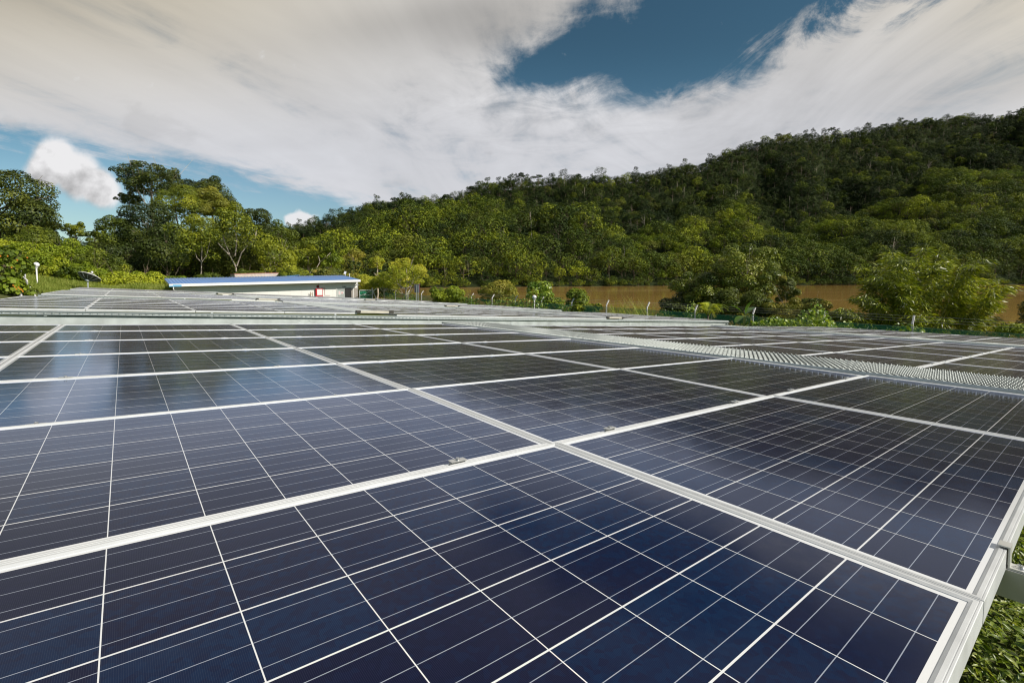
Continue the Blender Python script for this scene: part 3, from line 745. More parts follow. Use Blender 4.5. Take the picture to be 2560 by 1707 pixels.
# hillside tree kinds (each one mesh: a few pixels wide in the photo)
def hill_kinds():
    K = []
    rg = np.random.default_rng(21)
    def add(R, nl, n, size, mat, cz, th, tr, bark=BARK, **kw):
        K.append(crown_mesh('hill_tree', rg, R, nl, n, size, mat, cz, trunk=trunk_mb(rg, th, tr, 4, R[0] * .6, .1, n=5), trunk_mat=bark, jit=.34, thick=(.50, 1.04), **kw))
    add((6.4, 6.4, 4.8), 20, 2000, 0.72, H_A, 5.0, 4.5, .25, BARK_D)
    add((7.4, 6.8, 4.8), 26, 2500, 0.72, H_B, 5.0, 4.5, .25, BARK_D)
    add((5.2, 5.2, 6.4), 18, 1900, 0.68, H_B, 6.4, 5, .22, BARK_D)
    add((6.2, 6.2, 4.4), 18, 1900, 0.72, H_C, 5.0, 4.5, .22, BARK_D)
    add((4.0, 4.0, 7.0), 16, 1600, 0.64, H_A, 7.6, 6, .2, BARK_D)
    add((9.4, 9.0, 5.6), 32, 3300, 0.76, H_B, 5.4, 5, .3, BARK_D)
    add((4.8, 4.8, 3.8), 13, 1400, 0.6, H_D, 4.2, 3.5, .15, BARK_D)
    add((4.8, 4.8, 4.2), 14, 1300, 0.62, H_A, 10.5, 10, .20)          # taller, some pale trunk showing
    # emergent crowns for the skyline
    add((4.6, 4.2, 2.2), 12, 800, 0.62, H_A, 11.0, 10.5, .28, BARK_D, lr=(.2, .36), low=-.3)
    add((3.0, 3.4, 3.0), 10, 700, 0.58, H_A, 10.0, 9.5, .22, BARK_D, lr=(.25, .4))
    # low bush for the shore
    add((4.2, 4.2, 3.0), 12, 1400, 0.55, H_B, 2.2, 1.5, .15, BARK_D)
    return K
HK = hill_kinds()
src = bpy.data.collections.new('hill_tree_kinds')
for i, me in enumerate(HK):
    o = bpy.data.objects.new('hill_tree_%02d' % i, me); src.objects.link(o)

def forest_gn(name, P, tid, rot, scl, coll, label):
    me = bpy.data.meshes.new(name); me.vertices.add(len(P)); me.vertices.foreach_set('co', np.asarray(P, np.float32).ravel())
    for nm, ty, d in (('tid', 'INT', tid), ('rotz', 'FLOAT', rot), ('scl', 'FLOAT', scl)):
        a = me.attributes.new(nm, ty, 'POINT'); a.data.foreach_set('value', np.asarray(d, np.int32 if ty == 'INT' else np.float32))
    me.update(); o = obj(name, me); tag(o, label, 'forest', kind='stuff')
    ng = bpy.data.node_groups.new(name, 'GeometryNodeTree')
    ng.interface.new_socket('Geometry', in_out='INPUT', socket_type='NodeSocketGeometry'); ng.interface.new_socket('Geometry', in_out='OUTPUT', socket_type='NodeSocketGeometry')
    gi, go = ng.nodes.new('NodeGroupInput'), ng.nodes.new('NodeGroupOutput'); L = ng.links.new
    ci = ng.nodes.new('GeometryNodeCollectionInfo'); ci.inputs['Collection'].default_value = coll; ci.inputs['Separate Children'].default_value = True; ci.inputs['Reset Children'].default_value = True
    ip = ng.nodes.new('GeometryNodeInstanceOnPoints'); ip.inputs['Pick Instance'].default_value = True
    def attr(nm, ty):
        n_ = ng.nodes.new('GeometryNodeInputNamedAttribute'); n_.data_type = ty; n_.inputs[0].default_value = nm; return n_.outputs[0]
    cx = ng.nodes.new('ShaderNodeCombineXYZ'); L(attr('rotz', 'FLOAT'), cx.inputs[2])
    L(gi.outputs[0], ip.inputs['Points']); L(ci.outputs[0], ip.inputs['Instance']); L(attr('tid', 'INT'), ip.inputs['Instance Index'])
    L(cx.outputs[0], ip.inputs['Rotation']); L(attr('scl', 'FLOAT'), ip.inputs['Scale']); L(ip.outputs[0], go.inputs[0])
    md = o.modifiers.new('forest', 'NODES'); md.node_group = ng
    return o

def hill_forest():
    rg = np.random.default_rng(5); P, tid, scl = [], [], []
    px = -400.0
    # jittered rows following the slope
    D_rel = 0.0
    rows = []
    t = 6.0
    while t < 640: rows.append(t); t += 8.2 if t < 170 else 6.4
    things = []
    for ri, t in enumerate(rows):
        s = (-300 - CX) / F
        while s < (2900 - CX) / F:
            px_ = CX + F * s; D0 = float(shore(px_)); Dm = 345 + 205 * float(ss(px_, 1700, 2500))
            D = D0 + t + rg.uniform(-3, 3)
            if ri == 0:
                P.append((s * D0 + rg.uniform(-2, 2), D0 + rg.uniform(-6, 4), WZ - .3)); tid.append(10); scl.append(rg.uniform(.6, 1.4)); P.append((s * D0 + rg.uniform(-4, 4), D0 + rg.uniform(2, 9), WZ)); tid.append(int(rg.choice([10, 0, 1]))); scl.append(rg.uniform(.6, 1.1))
            if t < Dm + 25:
                z = float(far_z(np.array(s), np.array(D)))
                if z > WZ - 0.5:
                    k = int(rg.choice([0, 1, 2, 3, 4, 5, 6, 7], p=[.16, .25, .12, .12, .06, .19, .08, .02]))
                    lip = 150 + 70 * float(ss(px_, 1700, 2500)); back = t > lip
                    if lip - 60 < t <= lip: k = int(rg.choice([1, 3, 6, 5, 6, 2]))
                    if back: k = int(rg.choice([0, 4, 7, 3, 8, 2], p=[.40, .26, .05, .1, .07, .12]))  # darker kinds put the back ridge's cloud shadow into leaf colour
                    sc_ = rg.choice([rg.uniform(.6, .95), rg.uniform(.9, 1.45)]) * (1.0 if not back else 1.05)
                    if abs(t - Dm) < 12 and rg.uniform() < 0.12: k = int(rg.choice([8, 9, 7, 7, 9])); sc_ = rg.uniform(.45, 1.0)
                    if px_ < 980 and 4 < (Dm - t) < 40 and 900 < px_ < 960: pass
                    elif t < 20 and rg.uniform() < .5: things.append((10, s * D, D, z, sc_))
                    P.append((s * D, D, z)); tid.append(k); scl.append(sc_ * (1.38 if t < 170 else 1.12))
            s += (rg.uniform(7.5, 11.5) if t < 170 else rg.uniform(5.5, 9.0)) / max(D, 1)
    return np.array(P), np.array(tid), np.array(scl), things
HP, HT, HS, shore_b = hill_forest()
# the trees that show largest (those nearest the water and those standing up on the skyline) are things of their own
Dh = HP[:, 1] - shore(CX + F * HP[:, 0] / HP[:, 1])
pxh = CX + F * HP[:, 0] / HP[:, 1]
vis = (pxh > 700) & (pxh < 2600)
near = np.argsort(np.where(vis, Dh, 1e9))[:150]
sky_i = [i for i in np.where(vis & np.isin(HT, (8, 9)))[0] if i not in set(near)][:60]
single = set(near.tolist()) | set(sky_i)
KN = ['dark round-crowned tree', 'broad green tree', 'upright green tree', 'olive-brown round tree', 'tall narrow dark tree', 'wide spreading green tree', 'small olive tree', 'tree with a bare pale trunk',
      'spreading-crowned tall tree', 'small-headed tall tree', 'low bush']
for i in sorted(single):
    o = bpy.data.objects.new('hillside_tree', HK[HT[i]]); col.objects.link(o); o.location = HP[i]; o.scale = (HS[i],) * 3; o.rotation_euler = (0, 0, rng.uniform(0, 6.28))
    where = 'at the far edge of the brown river' if i in set(near.tolist()) else 'standing up on the far hillside'
    tag(o, '%s %s' % (KN[HT[i]], where), 'tree', 'trees on the hill across the river, ' + KN[HT[i]])
for (k, x, y, z, s_) in shore_b[:70]:
    if not 700 < CX + F * x / y < 2600: continue
    o = bpy.data.objects.new('shore_bush', HK[10]); col.objects.link(o); o.location = (x, y - 5, WZ - .2); o.scale = (s_, s_, s_); o.rotation_euler = (0, 0, rng.uniform(0, 6.28))
    tag(o, 'low rounded bush hanging over the far waterline', 'bush', 'bushes along the far waterline')
mask = np.array([i not in single for i in range(len(HP))])
forest_gn('forest', HP[mask], HT[mask], rng.uniform(0, 6.28, mask.sum()), HS[mask], src, 'dense rainforest covering the hills across the river')


# ------------------------------------------------------------------ trees and bushes on the near side
def gz(x, y): return float(ground_z(np.array(float(x)), np.array(float(y))))
def plant(name, label, cat, px, top, wid, bot, depth, mat, size=0.34, nl=16, cov=1.5, bark=BARK_D, trunk_r=0.18, limbs=6, lr=(0.28, 0.48), low=-0.8, seed=0, group=None,
          aspect=0.6, jit=0.36, deep=1.0, show_trunk=True, yspread=None, thick=(0.7, 1.05), down=0.0):
    """a plant whose crown is wid x (bot-top) photo units wide and high at the given distance"""
    rg = np.random.default_rng(1000 + seed + int(px * 7 + top * 3))
    c = at(px, (top + bot) / 2, depth); rx = wid / 2 / F * depth; rz = (bot - top) / 2 / F * depth; g = gz(c[0], c[1])
    R_ = (rx, rx * deep, rz); k = int(cov * 4 * math.pi * (rx * rz + rx * rx * deep) / 2 * 0.9 / (size * size * aspect * .5))
    k = min(int(k * 1.7), 30000)
    t = thing(name, label, cat, (c[0], c[1], g), group=group)
    obj('crown', crown_mesh('crown', rg, R_, nl, k, size, mat, c[2] - g, lr=lr, low=low, aspect=aspect, jit=jit, thick=thick, down=down), t)
    if show_trunk:
        h = max(c[2] - g + rz * 0.35, 0.5)
        obj('trunk', trunk_mb(rg, h, trunk_r, limbs, rx * 0.7, .12).mesh('trunk', bark, True), t)
    return t

T_ = 'trees of the forest behind the white building'
# far-left dark dome and the bright slope below it
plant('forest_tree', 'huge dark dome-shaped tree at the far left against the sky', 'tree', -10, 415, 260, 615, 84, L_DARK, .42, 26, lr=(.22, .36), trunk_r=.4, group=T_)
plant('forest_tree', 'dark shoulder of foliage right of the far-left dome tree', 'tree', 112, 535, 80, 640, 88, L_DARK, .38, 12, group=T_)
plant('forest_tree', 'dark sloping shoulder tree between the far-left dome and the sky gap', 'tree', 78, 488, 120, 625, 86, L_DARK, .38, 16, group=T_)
plant('forest_tree', 'flat bright green dome tree below the far-left dark tree', 'tree', 88, 560, 95, 625, 74, L_MID, .26, 12, lr=(.35, .5), group=T_)
plant('forest_tree', 'thin feathery tree in the gap of sky at left', 'tree', 190, 553, 62, 605, 96, L_MID, .36, 9, .7, lr=(.18, .3), group=T_)
plant('forest_tree', 'small thin tree rising just right of the feathery one', 'tree', 238, 568, 46, 640, 94, L_MID, .36, 9, 1.0, group=T_)
lm = [( 20, 598, 120, 680, 62, L_BRIGHT), (95, 605, 130, 705, 58, L_BRIGHT), (178, 596, 130, 705, 66, L_BRIGHT), (245, 622, 110, 712, 64, L_MID), (140, 640, 130, 712, 60, L_BRIGHT),
      (215, 655, 110, 722, 62, L_BRIGHT), (60, 650, 110, 720, 46, L_MID), (300, 664, 130, 742, 60, L_BRIGHT), (272, 640, 90, 705, 70, L_MID), (370, 674, 120, 742, 62, L_BRIGHT)]
ll = ['yellow-green bushy tree at the left edge under the dark dome', 'rounded bright bush-tree above the white lamp post', 'large bright green bushy tree left of centre gap', 'green bushy tree with deep shaded hollow, above the dish',
      'low bright bush behind the grassy mound', 'bright vine-covered bush left of the satellite dish', 'green bush behind the left fence posts', 'bright tangle of vines just right of the satellite dish',
      'mid-green bush above the dish, in front of dark trees', 'bright bush touching the left end of the blue roof']
for i, (p_, t_, w_, b_, d_, m_) in enumerate(lm): plant('bushy_tree', ll[i], 'bush', p_, t_, w_, b_, d_, m_, .24, 16, lr=(.25, .42), seed=i, trunk_r=.1, limbs=3, jit=.6)
# the tall pair standing over the forest
plant('forest_tree', 'tallest tree, airy umbrella crown on a leaning pale trunk, left of centre', 'tree', 378, 404, 180, 516, 108, L_DARK, .40, 34, .72, BARK, .38, 9, (.13, .25), -0.35, group=T_, show_trunk=True)
plant('forest_tree', 'lower left bough of leaves hanging off the tallest tree crown', 'tree', 325, 478, 70, 522, 107, L_DARK, .38, 9, .75, BARK, .16, 4, (.18, .3), 0, group=T_)
plant('forest_tree', 'second tall tree with rounded thin crown right of the tallest', 'tree', 528, 428, 150, 560, 128, L_DARK, .44, 18, 1.0, BARK_D, .35, 7, (.18, .30), group=T_)
plant('forest_tree', 'pointed green tree in front between the two tall ones', 'tree', 448, 455, 130, 585, 96, L_MID, .34, 18, group=T_, seed=3)
plant('forest_tree', 'yellow-olive tree top in front of the second tall tree', 'tree', 522, 460, 90, 560, 98, L_OLIVE, .34, 12, group=T_)
plant('forest_tree', 'green tree stepping down right of the olive one', 'tree', 586, 496, 78, 590, 100, L_MID, .36, 14, group=T_)
plant('forest_tree', 'round dark tree behind, last before the sky gap', 'tree', 646, 516, 84, 590, 128, L_DARK, .42, 12, group=T_)
plant('forest_tree', 'spiky-topped green tree left of the tallest tree', 'tree', 292, 528, 92, 640, 86, L_MID, .34, 16, group=T_)
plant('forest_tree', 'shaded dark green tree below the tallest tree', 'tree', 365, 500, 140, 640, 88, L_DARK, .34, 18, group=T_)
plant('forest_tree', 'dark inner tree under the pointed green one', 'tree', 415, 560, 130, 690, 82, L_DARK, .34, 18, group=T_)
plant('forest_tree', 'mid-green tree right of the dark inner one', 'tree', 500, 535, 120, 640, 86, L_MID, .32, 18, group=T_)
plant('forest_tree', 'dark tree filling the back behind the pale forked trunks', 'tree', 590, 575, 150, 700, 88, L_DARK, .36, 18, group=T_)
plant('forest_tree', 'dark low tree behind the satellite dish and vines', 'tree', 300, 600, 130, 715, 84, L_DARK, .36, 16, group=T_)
plant('forest_tree', 'light green tree with thin crown right of the vine-hung one', 'tree', 700, 548, 100, 650, 84, L_MID, .32, 16, 1.2, group=T_)
plant('forest_tree', 'bright green tree over the right half of the blue roof', 'tree', 690, 590, 110, 700, 74, L_MID, .28, 16, 1.2, BARK, .16, group=T_)
plant('forest_tree', 'light tree with rounded shoulders at the forest end', 'tree', 770, 590, 90, 690, 80, L_MID, .30, 15, 1.3, BARK, group=T_)
plant('forest_tree', 'small bright tree at the right end of the forest', 'tree', 828, 612, 60, 680, 78, L_BRIGHT, .28, 10, 1.3, BARK, group=T_)
plant('forest_tree', 'grey-green tree with drooping crown above the building corner', 'tree', 885, 612, 66, 705, 96, L_OLIVE, .34, 12, 1.1, BARK, group=T_)
plant('forest_tree', 'small round tree with orange-tinged top behind the pale yellow tree', 'tree', 942, 630, 40, 685, 82, L_YELLOW, .28, 8, 1.3, BARK, group=T_)
def forked(label, base, forks, crown, depth, mat, r=.16, seed=0):
    """pale trunk that splits low, drawn limb by limb; base and forks are photo positions"""
    rg = np.random.default_rng(seed); b0 = at(base[0], base[1], depth); g = gz(b0[0], b0[1])
    t = thing('forked_tree', label, 'tree', (b0[0], b0[1], g)); o0 = np.array([b0[0], b0[1], g])
    b = MB()
    for ch in forks:
        pts = []
        for i, (x, y) in enumerate(ch): pts.append(at(x, y, depth + (0 if i == 0 else rg.uniform(-.6, .6))) - o0)
        if ch[0] == base: pts.insert(0, np.array([0, 0, -0.3]))
        k = len(pts); b.tube(pts, [.55 * r * (1 if ch[0] == base else .7) * (1 - .6 * i / k) for i in range(k)], 7)
    obj('trunk', b.mesh('trunk', BARK, True), t)
    V, Q, To = [], [], []
    n0 = 0
    for (x, y, w_, h_, cv) in crown:
        c = at(x, y, depth + rg.uniform(-1, 1)) - o0; rx, rz = w_ / 2 / F * depth, h_ / 2 / F * depth
        lob = lobed(rg, (rx, rx, rz), 10, (.3, .5)); k = int(cv * 4 * math.pi * rx * rx / (.3 * .3 * .3) * .8)
        P, Nn, idx = crown_pts(rg, lob, k); v, q = leaves(P + c, Nn, .30, rg, .6, .5); V.append(v); Q.append(q + n0); n0 += len(v); To.append(rg.uniform(0, 1, len(q)))
    obj('crown', mesh_np('crown', np.concatenate(V), np.concatenate(Q), mat, np.concatenate(To)), t)
forked('slim pale trunk forking in a Y, with tiered leaves, behind the roof', (500, 706), [[(500, 706), (503, 680), (504, 656)], [(504, 656), (516, 640), (522, 615), (526, 600)], [(504, 656), (492, 644), (484, 618)], [(504, 650), (505, 622), (503, 600)]],
       [(470, 610, 90, 70, .8), (520, 590, 70, 60, .9), (455, 655, 50, 36, .7), (530, 640, 40, 30, .5), (440, 580, 60, 60, .8)], 72, L_MID, .15, 3)
forked('white-limbed tree hung with vines, its thick trunk forking wide', (592, 700), [[(592, 700), (590, 668)], [(590, 668), (576, 640), (562, 606)], [(576, 640), (556, 620), (545, 608)], [(592, 665), (604, 632), (620, 612)], [(618, 614), (638, 595), (642, 570)], [(620, 612), (617, 590)], [(588, 640), (592, 600), (586, 565)], [(562, 606), (556, 585)]],
       [(585, 565, 110, 70, .8), (560, 545, 60, 46, .8), (625, 570, 60, 50, .5), (590, 610, 40, 70, .5), (540, 590, 50, 46, .7)], 76, L_MID, .28, 5)
forked('thin pale tree leaning left, right of the white-limbed one', (668, 690), [[(668, 690), (652, 655), (640, 625), (630, 605)], [(646, 640), (652, 610)], [(668, 690), (676, 660), (678, 630)]], [(650, 600, 90, 60, .7), (690, 620, 70, 60, .7)], 78, L_MID, .13, 7)
forked('dead-looking pale limb leaning right among leaves at forest end', (790, 672), [[(790, 672), (800, 655), (818, 640), (826, 632)], [(800, 655), (796, 640)], [(770, 690), (782, 672)]], [(810, 620, 60, 40, .7)], 76, L_MID, .12, 9)
# bushes behind and beside the white building
bl = [(430, 684, 90, 715, 66, L_BRIGHT, 'low bush behind the left part of the blue roof'), (520, 680, 100, 712, 68, L_MID, 'low dark-green bush under the forked trunk'), (620, 670, 110, 705, 70, L_MID, 'bush growing up behind the concrete wall'),
      (735, 668, 110, 705, 70, L_MID, 'bush behind the small bright-blue roof'), (818, 668, 100, 702, 68, L_RED, 'reddish-orange tinted bush behind the right end of the roof'), (880, 680, 70, 712, 66, L_OLIVE, 'olive bush directly above the building corner'),
      (925, 684, 80, 735, 62, L_YELLOW, 'yellow-green layered bush right of the building')]
for i, (p_, t_, w_, b_, d_, m_, l_) in enumerate(bl): plant('bush', l_, 'bush', p_, t_, w_, b_, d_, m_, .22, 14, seed=i + 40, trunk_r=.07, limbs=3)
plant('pale_tree', 'pale yellow-green tree with bare twigs near the gate', 'tree', 1015, 640, 118, 738, 58, L_YELLOW, .20, 34, .50, BARK, .14, 9, (.12, .24), seed=2)
plant('pale_tree', 'small pale twiggy tree between building and gate', 'tree', 960, 665, 60, 740, 60, L_YELLOW, .2, 14, .9, BARK, .08, 6, (.22, .36))

# dense woods filling the slope behind these trees
def left_forest():
    rg = np.random.default_rng(15); P, tid, scl = [], [], []
    for d in np.arange(92, 190, 5.5):
        px = -2400.0
        while px < 960:
            s = (px - CX) / F; x = s * d
            topy = np.interp(px, [-500, 0, 120, 170, 260, 330, 560, 640, 760, 850, 960], [520, 560, 590, 625, 600, 560, 540, 575, 590, 640, 668])
            zt = CAM[2] + (HOR - topy) / F * d; g = gz(x, d); h = zt - g
            if h > 3:
                P.append((x, d, g)); tid.append(int(rg.choice([0, 1, 2, 3, 5, 4]))); scl.append(min(h / 12.5, 1.35) * rg.uniform(.72, 1.0))
            px += rg.uniform(5.5, 8.0) / d * F
    P = np.array(P); forest_gn('forest', P, tid, rg.uniform(0, 6.28, len(P)), scl, src, 'dense green forest filling the slope behind the single trees on the left')
left_forest()

# right side, beyond the fence
plant('bush', 'bright green bush beside the dark sign board', 'bush', 1118, 711, 100, 770, 42, L_BRIGHT, .17, 14, 1.5, trunk_r=.05, seed=1)
plant('bush', 'big olive-brown bush at the river edge, left of the vine mound', 'bush', 1245, 700, 108, 765, 46, L_OLIVE, .19, 20, 1.5, trunk_r=.06, seed=2)
plant('vine_mound', 'round mound of glossy vine leaves behind the right lamp', 'bush', 1348, 698, 80, 770, 40, L_FRESH, .24, 10, 1.5, trunk_r=.05, seed=3, aspect=.85)
plant('bush', 'low sprawling bush right of the vine mound', 'bush', 1378, 738, 70, 775, 38, L_BRIGHT, .17, 10, 1.3, trunk_r=.04, seed=4)
plant('bush', 'upright bush with large drooping leaves before the open water', 'bush', 1450, 709, 74, 785, 36, L_BRIGHT, .24, 10, 1.1, trunk_r=.05, seed=5, aspect=.45)
plant('bush', 'lower spreading skirt of leaves beside the upright bush', 'bush', 1470, 750, 100, 800, 35, L_MID, .22, 12, 1.2, trunk_r=.05, seed=6)
plant('bush', 'dark bush left of the tall red-tipped tree, above the creepers', 'bush', 1690, 745, 90, 795, 34, L_DARK, .17, 12, 1.4, trunk_r=.05, seed=7)
plant('bush', 'pale yellowish bush above the fern, by the fence', 'bush', 1765, 755, 70, 800, 30, L_OLIVE, .13, 10, 1.2, trunk_r=.04, seed=8)
plant('river_tree', 'tall bushy tree with red leaf tips between fence and river', 'tree', 1862, 588, 190, 800, 34, L_SHINY, .18, 46, 1.1, BARK, .06, 12, (.13, .26), seed=9, aspect=.45)
plant('river_tree', 'left lower half of red-tipped thicket under the tall tree', 'tree', 1768, 650, 180, 815, 35, L_SHINY, .17, 38, 1.2, BARK_D, .05, 8, (.14, .26), seed=10, aspect=.45)
plant('bush', 'low leafy bush with red tips reaching toward the bamboo', 'bush', 1992, 735, 230, 850, 29, L_RED, .14, 30, 1.9, BARK, .03, 8, (.16, .3), seed=11, aspect=.45)
plant('bush', 'slender sprig with red young leaves in front of the water', 'bush', 1966, 672, 70, 780, 31, L_RED, .14, 10, 1.1, BARK, .025, 5, (.2, .34), seed=12, aspect=.45)
plant('bush', 'dark bush cut off by the right edge of the picture', 'bush', 2608, 748, 120, 835, 27, L_DARK, .16, 14, 1.5, seed=13, trunk_r=.05)
plant('bush', 'small bright bush right behind the last fence post', 'bush', 2545, 800, 90, 850, 21.5, L_BRIGHT, .12, 10, 1.3, seed=14, trunk_r=.03)

plant('bush', 'low dark leafy bush under the tall red-tipped tree', 'bush', 1850, 715, 190, 840, 31, L_RED, .15, 24, 2.2, BARK, .03, 5, (.2, .34), seed=21, aspect=.5)
plant('bush', 'dark rounded bush left of the banana plant, by the water', 'bush', 1725, 700, 150, 815, 36, L_DARK, .18, 20, 2.0, BARK_D, .04, 5, (.2, .34), seed=22)
def bamboo():
    rg = np.random.default_rng(77); depth = 27.0; c = at(2300, 800, depth); g = gz(c[0], c[1]); t = thing('bamboo_clump', 'broad clump of feathery drooping bamboo between fence and river', 'bamboo', (c[0], c[1], g)); o0 = np.array([c[0], c[1], g])
    tips = [(2225, 634), (2190, 660), (2262, 645), (2315, 615), (2300, 650), (2335, 668), (2375, 652), (2400, 672), (2452, 650), (2440, 690), (2488, 706), (2470, 720), (2505, 722), (2490, 755), (2480, 790), (2500, 805),
            (2210, 700), (2175, 720), (2150, 745), (2120, 770), (2090, 800), (2180, 780), (2240, 740), (2280, 700), (2330, 720), (2380, 740), (2420, 770), (2350, 780), (2290, 790), (2230, 800), (2140, 810), (2450, 830), (2380, 830), (2310, 835), (2200, 830), (2520, 840), (2060, 820),
            (2230, 640), (2200, 690), (2345, 640), (2425, 655), (2180, 700), (2160, 735), (2110, 775), (2080, 790), (2060, 810), (2130, 790), (2150, 770), (2240, 700), (2270, 760), (2330, 800), (2420, 800), (2250, 670), (2350, 700), (2410, 710), (2460, 745), (2300, 745), (2205, 755)]
    mb = MB(); P, T = [], []; 
    for (tx, ty) in tips:
        for rep in range(2):
            tp = at(tx + rg.normal(0, 14), ty + rg.normal(0, 6) + rep * 10, depth + rg.uniform(-2.2, 2.2)) - o0
            b0 = np.array([rg.normal(0, .9) + tp[0] * .25, rg.normal(0, .7) + tp[1] * .25, -.2])
            mid = (b0 + tp) / 2 + np.array([-tp[0] * .12, 0, tp[2] * .28])
            pts = [(1 - u) ** 2 * b0 + 2 * u * (1 - u) * mid + u * u * tp for u in np.linspace(0, 1, 8)]
            end = tp + (tp - mid) * .12 - np.array([0, 0, .25]); pts.append(end)
            mb.tube(pts, [.020, .019, .017, .014, .011, .009, .007, .005, .003], 5)
            m_ = 330
            u = rg.uniform(.35, 1.0, m_) ** .75; i = np.clip((u * 8).astype(int), 0, 7); pp = np.array(pts); q = pp[i] + (pp[i + 1] - pp[i]) * (u * 8 - i)[:, None]
            side = rg.normal(0, 1, (m_, 3)); side[:, 2] = np.abs(side[:, 2]) * .2; q = q + side * .17 + np.array([0, 0, -.08]) * rg.uniform(0, 3, (m_, 1))
            P.append(q); d = side + np.array([0, 0, -1.1]) + (tp - mid) * .35; T.append(d / np.linalg.norm(d, axis=1, keepdims=True))
    P = np.concatenate(P); T = np.concatenate(T); T = T + rg.normal(0, .22, T.shape); T /= np.linalg.norm(T, axis=1, keepdims=True)
    Bn = np.cross(T, rg.normal(0, 1, T.shape) + np.array([0, 0, 1.2])); Bn /= np.linalg.norm(Bn, axis=1, keepdims=True); L_ = rg.uniform(.20, .38, (len(P), 1)); W_ = L_ * .095
    V = np.stack([P, P + T * L_ * .35 + Bn * W_, P + T * L_ + np.array([0, 0, -.03]), P + T * L_ * .35 - Bn * W_], 1).reshape(-1, 3)
    obj('canes', mb.mesh('canes', CANE, True), t)
    obj('foliage', mesh_np('foliage', V, np.arange(len(V)).reshape(-1, 4), L_BAMBOO, rg.uniform(0, 1, len(P))), t)
bamboo()

def blade(b, base, tip, wid, n_=9, arch=.25, droop=0.0):
    """broad arching leaf (banana) from base to tip"""
    base, tip = np.array(base), np.array(tip); d = tip - base; L_ = np.linalg.norm(d); s_ = np.cross(d, [0, 0, 1.0]); s_ = s_ / (np.linalg.norm(s_) + 1e-9)
    up = np.cross(s_, d / L_); prev = None
    for i in range(n_ + 1):
        u = i / n_; p = base + d * u + up * arch * L_ * math.sin(u * math.pi) - np.array([0, 0, droop * u * u]); w = wid * max(.03, math.sin(math.pi * min(1, max(0, (u - .12) / .92))) ** .55) if u > .12 else wid * .04
        cur = (p - s_ * w + up * w * .25, p, p + s_ * w + up * w * .25)
        if prev:
            for a in (0, 1): b.quad(prev[a], prev[a + 1], cur[a + 1], cur[a])
        prev = cur
def banana(px, depth, label, specs):
    c = at(px, 800, depth); g = gz(c[0], c[1]); o0 = np.array([c[0], c[1], g]); t = thing('banana_plant', label, 'banana plant', tuple(o0))
    crown = at(px, 790, depth) - o0
    obj('stem', MB().tube([(0, 0, -.2), crown * .5, crown], [.10, .085, .05], 9).mesh('stem', CANE, True), t)
    for (x, y, w_, dd) in specs:
        b = MB(); tip = at(x, y, depth + dd) - o0; blade(b, crown, tip, w_, arch=.06, droop=.12); me = b.mesh('leaf', L_FRESH, True); obj('leaf', me, t)
banana(1862, 23.0, 'young banana plant with three raised paddle leaves behind the fence', [(1828, 757, .16, 0.2), (1884, 745, .17, -.3), (1890, 762, .15, .5), (1900, 788, .20, -.2), (1840, 800, .18, -.5), (1872, 770, .12, .9)])
def fern(px, py, depth, label, n_=16, r=.9):
    rg = np.random.default_rng(int(px)); c = at(px, py, depth); g = gz(c[0], c[1]); o0 = np.array([c[0], c[1], g]); t = thing('fern', label, 'fern', tuple(o0)); k = c - o0; V = []
    for i in range(n_):
        a = rg.uniform(0, 6.28); tip = k + np.array([math.cos(a) * r, math.sin(a) * r, rg.uniform(-.1, .45)])
        for j in range(26):
            u = j / 26; p = k + (tip - k) * u + np.array([0, 0, .35 * math.sin(u * 3.1)]); dd = (tip - k) / r; s_ = np.cross(dd, [0, 0, 1]); w = .20 * math.sin(.3 + u * 2.7)
            for sg in (-1, 1): q = p + s_ * w * sg + dd * .08 - np.array([0, 0, .05]); V += [p, p + dd * .035, q + dd * .01, q]
    obj('fronds', mesh_np('fronds', V, np.arange(len(V)).reshape(-1, 4), L_BRIGHT, rg.uniform(0, 1, len(V) // 4)), t)
    obj('stem', MB().tube([(0, 0, -.2), k], [.05, .04], 7).mesh('stem', BARK_D), t)
fern(1778, 782, 27, 'feathery fern with arching fronds left of the banana plant')
fern(1770, 785, 25, 'small fern right against the green mesh fence', 12, .6)

def scatter_leaves(name, label, cat, P, Nn, size, mat, rg, **kw):
    V, Q = leaves(np.asarray(P), np.asarray(Nn), size, rg, **kw); return tag(obj(name, mesh_np(name, V, Q, mat, rg.uniform(0, 1, len(Q)))), label, cat, kind='stuff')
def strip(n_, x0, x1, y0, y1, hmax, rg, hf=None):
    sx = rg.uniform(x0, x1, n_); sy = rg.uniform(y0, y1, n_); w = (AM @ np.stack([sx - AC[0], sy - AC[1], np.full(n_, -1.3)]))[:2] + CAM[:2, None]
    g = ground_z(w[0], w[1]); f = vnoise(sx * .9, sy * .9, 4) * vnoise(sx * .31, sy * .31, 8) * 1.9
    h = rg.uniform(0, 1, n_) ** .6 * hmax * np.clip(f, .1, 1.2)
    return np.stack([w[0], w[1], g + h], 1)
rg = np.random.default_rng(31)
P = strip(42000, 22.6, 28.5, -14, 62, 1.75, rg); scatter_leaves('weeds', 'tangle of green weeds and creepers growing through the right fence', 'weeds', P, rg.normal(0, .5, P.shape) + [0, -.3, .8], .15, L_FRESH, rg, aspect=.75)
P = strip(30000, 25.5, 33, -14, 70, 1.5, rg); scatter_leaves('weeds', 'olive and green scrub on the river bank behind the fence', 'weeds', P, rg.normal(0, .5, P.shape) + [0, -.3, .8], .17, L_MID, rg, aspect=.6)
P = strip(16000, 22.0, 26, 7, 16, 1.9, rg); scatter_leaves('creeper', 'fresh green creeper mound by the fence left of the banana plant', 'creeper', P, rg.normal(0, .5, P.shape) + [0, -.3, .8], .13, L_FRESH, rg, aspect=.85)
